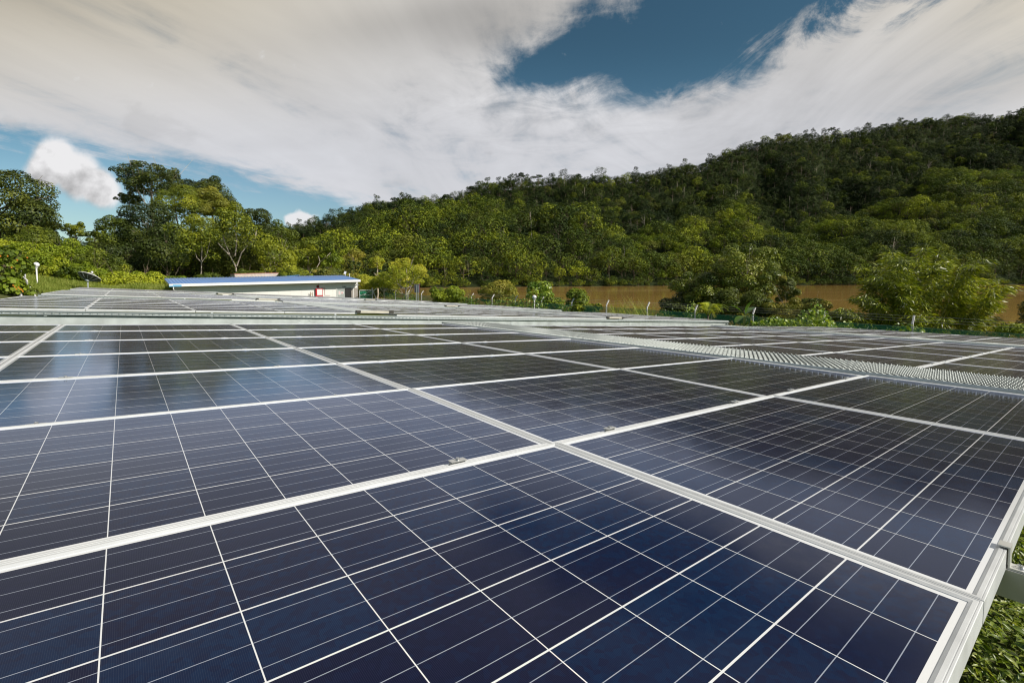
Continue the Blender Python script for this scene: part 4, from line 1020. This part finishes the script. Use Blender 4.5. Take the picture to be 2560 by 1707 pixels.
# leafy ground cover beside the nearest array
def near_cover():
    rg = np.random.default_rng(3); V = []; n_ = 62000
    sx = rg.uniform(-.8, 5.0, n_) ; sy = rg.uniform(-2.6, 1.3, n_); w = (AM @ np.stack([sx - AC[0], sy - AC[1], np.full(n_, -1.5)]))[:2] + CAM[:2, None]; g = ground_z(w[0], w[1])
    cl = vnoise(sx * 3.1, sy * 3.1, 6); h = rg.uniform(.01, .30, n_) * (0.15 + 1.3 * cl)
    P = np.stack([w[0], w[1], g + h], 1); Nn = rg.normal(0, .45, P.shape) + [.35, -.2, 1.2]
    Nn /= np.linalg.norm(Nn, axis=1, keepdims=True); T = rg.normal(0, 1, P.shape); T -= Nn * (T * Nn).sum(1, keepdims=True); T /= np.linalg.norm(T, axis=1, keepdims=True); B = np.cross(Nn, T)
    s = rg.uniform(.025, .062, (n_, 1)); wd = s * rg.uniform(.13, .26, (n_, 1)); up = Nn * s * .12
    p0 = P; p1 = P + T * s * .35; p2 = P + T * s * .75 - Nn * s * .05; p3 = P + T * s - Nn * s * .18
    A = np.stack([p0, p1 + B * wd + up, p1, p1 - B * wd + up, p2 + B * wd * .7 + up * .6, p2, p2 - B * wd * .7 + up * .6, p3], 1).reshape(-1, 3)
    q = np.array([[0, 2, 1, 1], [0, 3, 2, 2], [1, 2, 5, 4], [2, 3, 6, 5], [4, 5, 7, 7], [5, 6, 7, 7]])
    Q4 = q[[2, 3]]; Q3 = np.array([[0, 2, 1], [0, 3, 2], [4, 5, 7], [5, 6, 7]])
    b = (np.arange(n_) * 8)[:, None, None]; tq = np.concatenate([(Q4[:, [0, 1, 2]][None] + b).reshape(-1, 3), (Q4[:, [0, 2, 3]][None] + b).reshape(-1, 3), (Q3[None] + b).reshape(-1, 3)])
    me = mesh_np('ground_cover', A, tq, L_NEAR, np.tile(rg.uniform(0, 1, n_), 8)[:len(tq)])
    tag(obj('ground_cover', me), 'leafy green ground cover beside the near right edge of the array', 'ground cover', kind='stuff')
L_NEAR = leaf_mat('ground_cover_leaves', [(0.10, (0.030, 0.060, 0.008)), (0.50, (0.160, 0.230, 0.020)), (0.95, (0.500, 0.520, 0.140))], 0.30, 0.4, 3.0, 0.6)
near_cover()

def grass(name, label, n_, px0, px1, d0, d1, h, rg, lean=.35):
    px = rg.uniform(px0, px1, n_); d = rg.uniform(d0, d1, n_); x = (px - CX) / F * d; g = ground_z(x, d)
    P = np.stack([x, d, g], 1); a = rg.uniform(0, 6.28, n_); H = h * rg.uniform(.5, 1.2, (n_, 1)) * (0.6 + 0.7 * vnoise(x * .7, d * .7, 2)[:, None]); t = np.stack([np.cos(a) * lean, np.sin(a) * lean, np.ones(n_)], 1) * H
    s_ = np.stack([-np.sin(a), np.cos(a), np.zeros(n_)], 1) * .012; m_ = P + t * .55 * [.5, .5, 1.1]
    V = np.stack([P - s_, P + s_, m_ + s_, m_ - s_], 1); V2 = np.stack([m_ - s_, m_ + s_, P + t + s_ * .2, P + t - s_ * .2], 1)
    V = np.concatenate([V, V2]).reshape(-1, 3); tag(obj(name, mesh_np(name, V, np.arange(len(V)).reshape(-1, 4), L_GRASS, rg.uniform(0, 1, len(V) // 4))), label, 'grass', kind='stuff')
rg = np.random.default_rng(8)
grass('grass', 'green grass strip between the arrays and the bushes left of the building', 26000, 220, 440, 47, 62, .8, rg)
grass('grass', 'tall light green grass covering the mound at left', 60000, 20, 300, 30, 48, .46, rg)
grass('grass', 'a few pale grass tufts in front of the river', 700, 1530, 1640, 29, 33, 1.9, rg, .5)

# big-leaved creeper with orange flowers at the left edge
def big_creeper():
    t = plant('flowering_creeper', 'broad-leaved creeper with orange flowers at the left edge', 'creeper', -12, 600, 150, 775, 24, L_BRIGHT, .26, 22, 1.5, seed=5, aspect=.85, jit=.55, trunk_r=.05)
    t2 = plant('flowering_creeper', 'lower creeper patch wrapped round the leaning fence posts', 'creeper', 20, 695, 110, 790, 25, L_MID, .20, 14, 1.4, seed=6, aspect=.85, trunk_r=.04)
    for tt, lst in ((t, [(20, 640), (44, 650), (69, 644), (2, 640), (30, 668)]), (t2, [(38, 717), (42, 722), (34, 713), (55, 724), (58, 728), (51, 722), (47, 718)])):
        for (x, y) in lst:
            c = at(x, y, 22.6) - np.array(tt.location); b = MB()
            for j in range(5):
                a = j * 1.257 + x; e = np.array([math.cos(a), -.25, math.sin(a)]) * .05; s_ = np.array([-math.sin(a), 0, math.cos(a)]) * .028
                b.quad(c, c + e * .6 + s_, c + e, c + e * .6 - s_)
            obj('flower', b.mesh('flower', FLOWER), tt)
big_creeper()

# ------------------------------------------------------------------ fences, gate, lamps
def mesh_fence_mat():
    m, n, b = new_mat('green_wire_mesh'); nt = n.nt
    tc = n.node('ShaderNodeTexCoord').outputs['Object']; x, y, z = n.sep(tc); k = 1 / 0.06
    a = n.m('ABSOLUTE', n.sub(n.m('FRACT', n.mul(n.add(y, z), k)), .5)); c = n.m('ABSOLUTE', n.sub(n.m('FRACT', n.mul(n.sub(y, z), k)), .5))
    wire = n.mx(n.m('GREATER_THAN', a, .34), n.m('GREATER_THAN', c, .34))
    n.put(b.inputs['Base Color'], (0.008, 0.22, 0.13, 1)); b.inputs['Roughness'].default_value = .4
    nt.links.new(wire, b.inputs['Alpha']); return m
MESHM = mesh_fence_mat(); WIRE = simple('thin_wire', (.35, .36, .36), .4, .6, .1, 5)
def fence_post_mesh(h, arm=(.24, .30)):
    b = MB(); w = .036
    b.box(-w, w, -w, w, -.6, h)
    b.prism([(-w, -w, h), (w, -w, h), (w + arm[0], -w * .8, h + arm[1]), (w + arm[0] - .065, -w * .8, h + arm[1] + .03)], (0, 2 * w * .9, 0))
    return b.mesh('post', POSTM)
ang = math.atan2(AM[1][0], AM[0][0])
fr = thing('chain_link_fence', 'green chain-link fence with bent-topped white posts along the river', 'fence')
FPM = fence_post_mesh(1.85); FY = [1.70 + 3.26 * k for k in range(-3, 18)]
prev = None
def fence_pt(sy):
    w = a2w((24.4, sy, 0.0)); z = CAM[2] - 1.60 + .0038 * (sy) ; return np.array([w[0], w[1], z])
FENCE_H = 1.85
for sy in FY:
    p = fence_pt(sy); o = obj('post', FPM, fr, (p[0], p[1], p[2] - .30 - FENCE_H)); o.rotation_euler = (0, 0, ang)
    if prev is not None:
        d = p - prev; L_ = np.linalg.norm(d); b = MB(); b.quad((0, 0, 0), (0, L_, 0), (0, L_, 1.72), (0, 0, 1.72)); m_ = b.mesh('mesh_panel', MESHM)
        o = obj('mesh_panel', m_, fr, (prev[0], prev[1], prev[2] - .30 - FENCE_H)); o.rotation_euler = (0, 0, math.atan2(-d[0], d[1]))
    prev = p
out = np.array([AM[0][0], AM[1][0], 0]) / math.hypot(AM[0][0], AM[1][0])
b = MB()
for q in (.25, .6, .95):
    b.tube([fence_pt(sy) + out * (.05 + .24 * q) + np.array([0, 0, -.30 + .30 * q]) for sy in FY], .005, 4)
for hh in (1.70, .9): b.tube([fence_pt(sy) - np.array([0, 0, .30 + FENCE_H - hh]) for sy in FY], .004, 4)
b.build('barbed_wire', WIRE, fr)
# left fence climbing the mound
fl = thing('chain_link_fence', 'short left fence with white posts bent outward, half buried in creeper', 'fence')
FPL = fence_post_mesh(1.5, (.38, .24)); lp = [(86, 727, 25.5), (52, 731, 24.0), (67, 700, 29.5), (62, 684, 32.5), (57, 675, 35.5)]
for (x, y, d) in lp:
    c = at(x, y, d); o = obj('post', FPL, fl, (c[0], c[1], c[2] - 1.5)); o.rotation_euler = (0, 0, math.radians(172))
for (a_, c_) in ((0, 2), (2, 3), (3, 4)):
    p, q = at(*lp[a_]), at(*lp[c_]); d = q - p; L_ = math.hypot(d[0], d[1]); b = MB(); b.quad((0, 0, -1.45), (0, L_, d[2] - 1.45), (0, L_, d[2] - .05), (0, 0, -.05))
    o = obj('mesh_panel', b.mesh('mesh_panel', MESHM), fl, tuple(p)); o.rotation_euler = (0, 0, math.atan2(-d[0], d[1]))

def globe_lamp(label, px, py, depth, r, drop, lean=0):
    c = at(px, py, depth); t = thing('globe_lamp', label, 'lamp', (c[0], c[1], c[2] - drop), (0, lean, 0), 'white globe garden lamps')
    obj('pole', MB().tube([(0, 0, 0), (0, 0, drop - r * .9)], .045, 12).mesh('pole', LAMPW, True), t)
    prof = [(r * math.sin(a), -r * math.cos(a)) for a in np.linspace(.25, math.pi, 14)]
    obj('globe', MB().lathe(prof, (0, 0, drop), 22).mesh('globe', LAMPW, True), t)
    obj('collar', MB().lathe([(.05, -.08), (.085, -.04), (.085, 0), (.04, .02)], (0, 0, drop - r * .95), 14).mesh('collar', LAMPW, True), t)
globe_lamp('white globe lamp on a white pole at left, above grass mound', 90.5, 662, 33, .175, 1.9)
globe_lamp('grey-white globe lamp on a post in front of the vine mound', 1336, 743, 37, .165, 2.2)

# ------------------------------------------------------------------ satellite dish
def dish():
    c = at(219, 700, 38.0); g = gz(c[0], c[1]); t = thing('satellite_dish', 'dark mesh satellite dish with white rim tilted skyward on the mound', 'satellite dish', (c[0], c[1], g)); hz = c[2] - g
    R_ = .745; rot = Matrix.Translation((0, 0, hz)) @ Matrix.Rotation(math.radians(7), 4, 'Y') @ Matrix.Rotation(math.radians(-30), 4, 'X')
    prof = [(R_ * u, .30 * u * u) for u in np.linspace(0.02, 1, 12)]
    p2 = [(r, z + .012) for r, z in prof][::-1]
    o = obj('reflector', MB().lathe(prof + p2, n=40).mesh('reflector', DISH, True), t); o.matrix_local = rot
    rim = [(R_ * math.cos(a), R_ * math.sin(a), .305) for a in np.linspace(0, 2 * math.pi, 41)]
    o = obj('rim', MB().tube(rim, .022, 6, False).mesh('rim', LAMPW, True), t); o.matrix_local = rot
    b = MB()
    for k in range(12):
        a = k * math.pi / 6; b.tube([(u * R_ * math.cos(a), u * R_ * math.sin(a), .30 * u * u - .02) for u in (.06, .35, .7, 1)], .012, 4)
    b.lathe([(.0, -.12), (.14, -.12), (.17, -.02), (.1, .0)], n=14)
    o = obj('ribs', b.mesh('ribs', TRAY, True), t); o.matrix_local = rot
    b = MB(); f = (0, 0, .72)
    for k in range(4): a = k * math.pi / 2 + .4; b.tube([(R_ * .92 * math.cos(a), R_ * .92 * math.sin(a), .27), f], .010, 5)
    o = obj('feed_struts', b.mesh('feed_struts', LAMPW), t); o.matrix_local = rot
    o = obj('feed_horn', MB().lathe([(0, .62), (.06, .64), (.065, .76), (.03, .80), (0, .80)], n=12).mesh('feed_horn', LAMPW, True), t); o.matrix_local = rot
    obj('mast', MB().tube([(0, 0, -.5), (0, 0, hz - .08)], .05, 10).mesh('mast', GALV, True), t)
dish()

# ------------------------------------------------------------------ white building with the blue roof
EL, ER = at(424, 717, 46.0), at(901, 704.6, 58.0)
U = (ER - EL); LEN_H = math.hypot(U[0], U[1]); Uh = np.array([U[0], U[1], 0]) / LEN_H; Nb = np.array([-Uh[1], Uh[0], 0.]); slope = U[2] / LEN_H
hut = thing('white_building', 'long low white building with blue ribbed roof behind the arrays', 'building', (EL[0], EL[1], EL[2] - 3.0), (0, 0, math.atan2(Uh[1], Uh[0])))
# local frame: x along the front wall, y back, z up with the eave at z = 3
hz = lambda x: 3.0 + slope * x
OV, DP, RISE = 0.95, 5.7, 0.56
def hut_x(px, dist_back=OV):
    """local x of the front wall point seen at px"""
    d = ray(px, HOR); o = EL + Nb * dist_back
    A = np.array([[d[0], -Uh[0]], [d[1], -Uh[1]]]); t = np.linalg.solve(A, o[:2] - CAM[:2]); return t[1]
def hut_z(px, py, back=OV):
    x = hut_x(px, back); p = EL + Nb * back + Uh * x; q = CAM + ray(px, py) * (p[1] / ray(px, py)[1]); return q[2] - (EL[2] - 3.0)
x0w, x1w = 0.45, hut_x(893)
b = MB(); FL = -1.2
xs_ = np.arange(x0w, x1w, 1.18).tolist()
for i, xa in enumerate(xs_):
    xb = min(xa + 1.172, x1w); xd0 = hut_x(842)
    b.prism([(xa, OV, FL), (xb, OV, FL), (xb, OV, hz(xb) - .10 + .10), (xa, OV, hz(xa) - .10 + .10)], (0, .08, 0))
b.box(x0w, x0w + .08, OV + .08, DP - .5, FL, 2.98); b.box(x1w - .08, x1w, OV + .08, DP - .5, FL, hz(x1w)); b.box(x0w, x1w, DP - .5, DP - .42, FL, 3.0)
b.box(x0w, x1w, OV + .085, OV + .12, FL, 2.9)
b.build('wall', WHITE, hut)
def ribbed(x0, x1, y0, y1, z0f, z1f, pitch=.20, h=.03, mat=ROOF, name='roof', parent=None, over=0):
    V = []; prof = []
    x = x0
    while x < x1 - 1e-6:
        for dx, dz in ((0, 0), (pitch * .55, 0), (pitch * .66, h), (pitch * .89, h)): prof.append((min(x + dx, x1), dz))
        x += pitch
    prof.append((x1, 0))
    for (x, dz) in prof: V.append((x, y0, z0f(x) + dz)); V.append((x, y1, z1f(x) + dz))
    n0 = len(V)
    for (x, dz) in prof: V.append((x, y0, z0f(x) + dz - .012)); V.append((x, y1, z1f(x) + dz - .012))
    Q = []
    for i in range(len(prof) - 1):
        a = 2 * i; Q.append((a, a + 2, a + 3, a + 1)); Q.append((n0 + a, n0 + a + 1, n0 + a + 3, n0 + a + 2)); Q.append((a, n0 + a, n0 + a + 2, a + 2))
    return obj(name, mesh_np(name, V, Q, mat), parent)
ribbed(0.0, LEN_H, 0.10, DP, lambda x: hz(x) + .24, lambda x: hz(x) + .24 + RISE, pitch=.30, h=.045, parent=hut)
b = MB(); b.prism([(-.03, 0, hz(0)), (LEN_H + .03, 0, hz(LEN_H)), (LEN_H + .03, 0, hz(LEN_H) + .26), (-.03, 0, hz(0) + .26)], (0, .12, 0)); b.build('gutter', FASCIA, hut)
b = MB()
for xe, m_ in ((0.0, 1), (LEN_H - .05, 1)):
    b.prism([(xe, .14, hz(xe) + .02), (xe, .14, hz(xe) + .22), (xe, DP, hz(xe) + .22 + RISE), (xe, DP, hz(xe) + .02 + RISE)], (.05, 0, 0))
b.build('barge_board', FASCIA, hut)
b = MB(); b.prism([(0.06, .13, hz(0) + .03), (LEN_H - .06, .13, hz(LEN_H) + .03), (LEN_H - .06, OV + .2, hz(LEN_H) + .03), (0.06, OV + .2, hz(0) + .03)], (0, 0, .01)); b.build('soffit', WHITE, hut)
b = MB(); b.tube([(.30, .06, 3.0), (.30, .06, 2.75), (.62, OV - .06, 2.4), (.62, OV - .06, FL)], .045, 10); b.tube([(LEN_H - .35, .08, hz(LEN_H)), (LEN_H - .35, .12, hz(LEN_H) - .3), (LEN_H - .55, OV - .06, hz(LEN_H) - .75), (LEN_H - .55, OV - .06, FL)], .045, 10); b.build('downpipe', FASCIA, hut, True)
obj('tape', MB().box(-.04, .95, -.012, -.004, 3.005, 3.10).box(.28, .95, -.018, -.013, 3.09, 3.2).mesh('tape', BLUE_TAPE), hut)
xa, xb, xc, xd = hut_x(842), hut_x(861), hut_x(877.5), x1w + .02; zt = hut_z(860, 719.8)
o = MB().box(xa, xb, OV - .03, OV - .004, FL, zt).build('door', GREY_DOOR, hut)
for (p0_, p1_, q0_, q1_) in ((845, 850.2, 727.5, 737.0), (851.5, 858, 729, 734.5)):
    xx0, xx1 = hut_x(p0_), hut_x(p1_); zz0, zz1 = hut_z(p0_, q1_), hut_z(p0_, q0_)
    n_ = MB().box(xx0, xx1, OV - .036, OV - .0315, zz0, zz1).build('notice', PAPER, o)
    ib = MB()
    for j in range(4): zz = zz1 - (zz1 - zz0) * (.2 + .2 * j); ib.box(xx0 + (xx1 - xx0) * .12, xx0 + (xx1 - xx0) * (.85 - .2 * (j % 2)), OV - .040, OV - .0365, zz - .03, zz)
    ib.mesh('x', INK); obj('print', ib.mesh('print', INK), n_.parent)
MB().box(xb, xc, OV - .02, OV - .004, FL, zt).build('doorway_shade', BLACK, hut)  # black slab paints the shade inside the open door
MB().box(xc, xd, OV - .05, OV - .01, FL, zt).build('screen_panel', simple('grey_brown_screen', (.33, .30, .27), .6, 0, .15, 4), hut)
b = MB(); b.box(xa - .08, xa, OV - .05, OV + .0, FL, zt + .08); b.box(xa, xd, OV - .05, OV - .005, zt + .002, zt + .08); b.build('door_frame', FASCIA, hut)
b = MB()
for j in range(3): b.box(hut_x(856) + j * .17, hut_x(856) + j * .17 + .09, OV - .06, OV - .004, hut_z(857, 716.5) - .05, hut_z(857, 716.5) + .05)
b.build('vent', BLACK, hut)

hm = hut.matrix_basis.copy() if False else (Matrix.Translation(hut.location) @ Matrix.Rotation(math.atan2(Uh[1], Uh[0]), 4, 'Z'))
def on_hut(o): o.matrix_world = hm; return o
def wall_thing(name, label, cat): t = thing(name, label, cat); on_hut(t); return t
# red hose cabinet and alarm bell on the wall
t = wall_thing('fire_hose_cabinet', 'red fire hose cabinet with two glazed panes on the white wall', 'cabinet')
xx0, xx1 = hut_x(787), hut_x(804.5); z1 = hut_z(795, 721.5); z0 = z1 - (xx1 - xx0) * 1.3
b = MB(); b.box(xx0, xx1, OV - .24, OV - .002, z0, z1); b.build('cabinet_body', RED, t)
w_ = xx1 - xx0
MB().box(xx0 + .18 * w_, xx1 - .08 * w_, OV - .262, OV - .242, z1 - .75, z1 - .07).build('door_pane', PAPER, t)
MB().box(xx0 + .22 * w_, xx1 - .10 * w_, OV - .262, OV - .242, z0 + .10, z1 - .88).build('door_pane', GREY_DOOR, t)
b = MB(); b.tube([(xx0 + .55 * w_, OV - .03, z1), (xx0 + .55 * w_, OV - .03, hz(xx0))], .018, 6); b.tube([(xx1 - .1, OV - .03, z1 + .08), (xx1 + .3, OV - .03, z1 + .08), (xx1 + .3, OV - .03, z0 + .2), (xx1 + .9, OV - .03, z0 + .2)], .015, 6); b.build('pipe', RED, t)
t = wall_thing('alarm_bell', 'small round dark red alarm bell above the fire hose cabinet', 'alarm bell')
o = MB().lathe([(0, -.10), (.09, -.09), (.15, -.04), (.16, 0), (.0, 0)], n=18).build('bell', RED_D, t); o.location = (hut_x(794), OV - .02, hut_z(794, 716.3)); o.rotation_euler = (math.radians(-90), 0, 0); o.scale = (1, 1, 1)
# timber step ladder against the wall
t = wall_thing('step_ladder', 'small timber step ladder standing at the white wall', 'ladder')
lx = hut_x(776); zt_ = hut_z(776, 729.5); b = MB(); wl = (hut_x(781) - hut_x(771)) / 2
for sg in (-1, 1): b.tube([(lx + sg * wl, OV - .35, zt_ - 1.9), (lx + sg * wl * .4, OV - .22, zt_)], .035, 5)
b.build('rail', TIMBER, t)
for f_ in (.1, .3, .5, .7, .9): w2 = wl * (1 - .6 * f_); MB().box(lx - w2, lx + w2, OV - .36 + .12 * f_, OV - .28 + .12 * f_, zt_ - 1.9 + 1.9 * f_ - .05, zt_ - 1.9 + 1.9 * f_).build('step', TIMBER, t)

# concrete block and second blue roof behind
c0, c1 = at(587, 697, 64.0), at(697, 692, 70.0)
b = MB(); z_t = at(587, 685.5, 64)[2]; z_t2 = at(697, 683.0, 70)[2]
d_ = Nb * 3
b.prism([(c0[0], c0[1], -3), (c1[0], c1[1], -3), (c1[0], c1[1], z_t2), (c0[0], c0[1], z_t)], tuple(d_))
t = thing('concrete_shed', 'plain pinkish concrete wall showing above the blue roof', 'wall'); b.build('wall', CONC, t)
b = MB(); b.prism([(c0[0], c0[1] - .04, z_t), (c1[0], c1[1] - .04, z_t2), (c1[0], c1[1] - .04, z_t2 + .08), (c0[0], c0[1] - .04, z_t + .08)], tuple(d_ * 1.02)); b.build('coping', simple('red_edge', (.38, .14, .12), .7), t)
t = thing('lean_to_roof', 'small bright blue tilted roof on thin supports behind the main roof', 'roof')
p0, p1, p2, p3 = at(640, 699, 62), at(748, 687.5, 68), at(757, 684, 73), at(690, 690, 75)
q = []; b = MB()
b.quad(p0, p1, p2, p3); th_ = np.array([0, 0, -.05]); b.quad(p3 + th_, p2 + th_, p1 + th_, p0 + th_)
for a_, c_ in ((p0, p1), (p1, p2), (p2, p3), (p3, p0)): b.quad(a_, a_ + th_, c_ + th_, c_)
b.build('roof_sheet', ROOF2, t)
b = MB(); b.tube([p0 + th_ * 3, p1 + th_ * 6], .07, 6); b.tube([p1 + th_ * 5, p1 - np.array([0, 0, 4.0])], .06, 6); b.tube([(p0 + p1) / 2 + th_ * 3, (p0 + p1) / 2 - np.array([0, 0, 3.5])], .06, 6); b.build('support', LAMPW, t)
# small fittings at the right end of the roof
c = at(863, 681, 62); t = thing('antenna', 'small white antenna with a tilted panel above the roof end', 'antenna', (c[0], c[1], c[2] - .9))
MB().tube([(0, 0, -.3), (0, 0, .85)], .03, 8).build('mast', LAMPW, t); o = MB().box(-.13, .13, -.03, .03, -.18, .18).build('panel', LAMPW, t); o.location = (0, -.05, .85); o.rotation_euler = (0, .4, .3)
c = at(873.5, 683.5, 63); t = thing('white_pole', 'short plain white pole just right of the antenna', 'pole', (c[0], c[1], c[2] - 3.2)); MB().tube([(0, 0, -.2), (0, 0, 3.2)], .05, 8).build('shaft', LAMPW, t)
# pale board beyond the corner, dark board by the trees
c = at(900, 715, 63); t = thing('notice_board', 'blue-grey framed board standing just beyond the building corner', 'sign', (c[0], c[1], c[2] - 2)); b = MB(); b.box(-.38, .38, -.03, .03, 1.62, 2.42); b.build('board', simple('pale_board', (.45, .48, .55), .5), t)
b = MB(); b.box(-.42, -.38, -.04, .04, 0, 2.46); b.box(.38, .42, -.04, .04, 0, 2.46); b.box(-.38, .38, -.04, .04, 2.42, 2.46); b.build('frame', LAMPW, t)
c = at(1042.5, 721, 49.5); t = thing('sign_board', 'dark grey sign board seen from behind near the pale tree', 'sign', (c[0], c[1], c[2] - 1.8)); MB().box(-.26, .26, -.02, .02, 1.38, 2.22).build('board', GREY_BOARD, t)
b = MB(); b.box(-.10, -.04, -.07, -.022, -.5, 2.15); b.box(.08, .14, -.07, -.022, -.5, 2.15); b.build('leg', TRAY, t)
MB().box(.265, .285, -.03, .03, 1.36, 2.24).build('edge_strip', simple('faded_red_edge', (.35, .12, .12), .6), t)

# gate closing the corner between building and fence
g0, g1 = at(899, 745, 57.5), at(931, 745, 59.5); zt_ = at(899, 726, 57.5)[2]; zb_ = at(899, 738.5, 57.5)[2]
t = thing('field_gate', 'open metal tube gate with a diagonal brace beside the building', 'gate', (g0[0], g0[1], 0)); L3 = lambda p, z: (p[0] - g0[0], p[1] - g0[1], z)
b = MB(); b.tube([L3(g0, zt_), L3(g1, zt_ - .02)], .045, 7); b.tube([L3(g0, zb_), L3(g1, zb_)], .04, 7); b.tube([L3(g0, zb_ - .2), L3(g1, zt_)], .03, 6); b.tube([L3(g0, zb_ - 1), L3(g0, zt_)], .05, 7); b.build('tube_frame', GALV, t)
b = MB(); b.quad(L3(g0, zb_ - 1), L3(g1, zb_ - 1), L3(g1, zt_ - .1), L3(g0, zt_ - .1)); b.build('mesh_panel', MESHM, t)
t = thing('corner_post', 'grey steel corner post with two raking braces beside the gate', 'post', (g1[0], g1[1], 0)); zz = at(931, 719.5, 59.5)[2]
MB().tube([(0, 0, zb_ - 2), (0, 0, zz)], .07, 8).build('post', POSTM, t)
b = MB(); b.tube([(0.02, 0, zb_ + .35), (.45, .3, zz - .05)], .05, 6); b.tube([(0, 0, zb_ + .6), (.5, .1, zb_ - .6)], .05, 6); b.build('brace', POSTM, t)
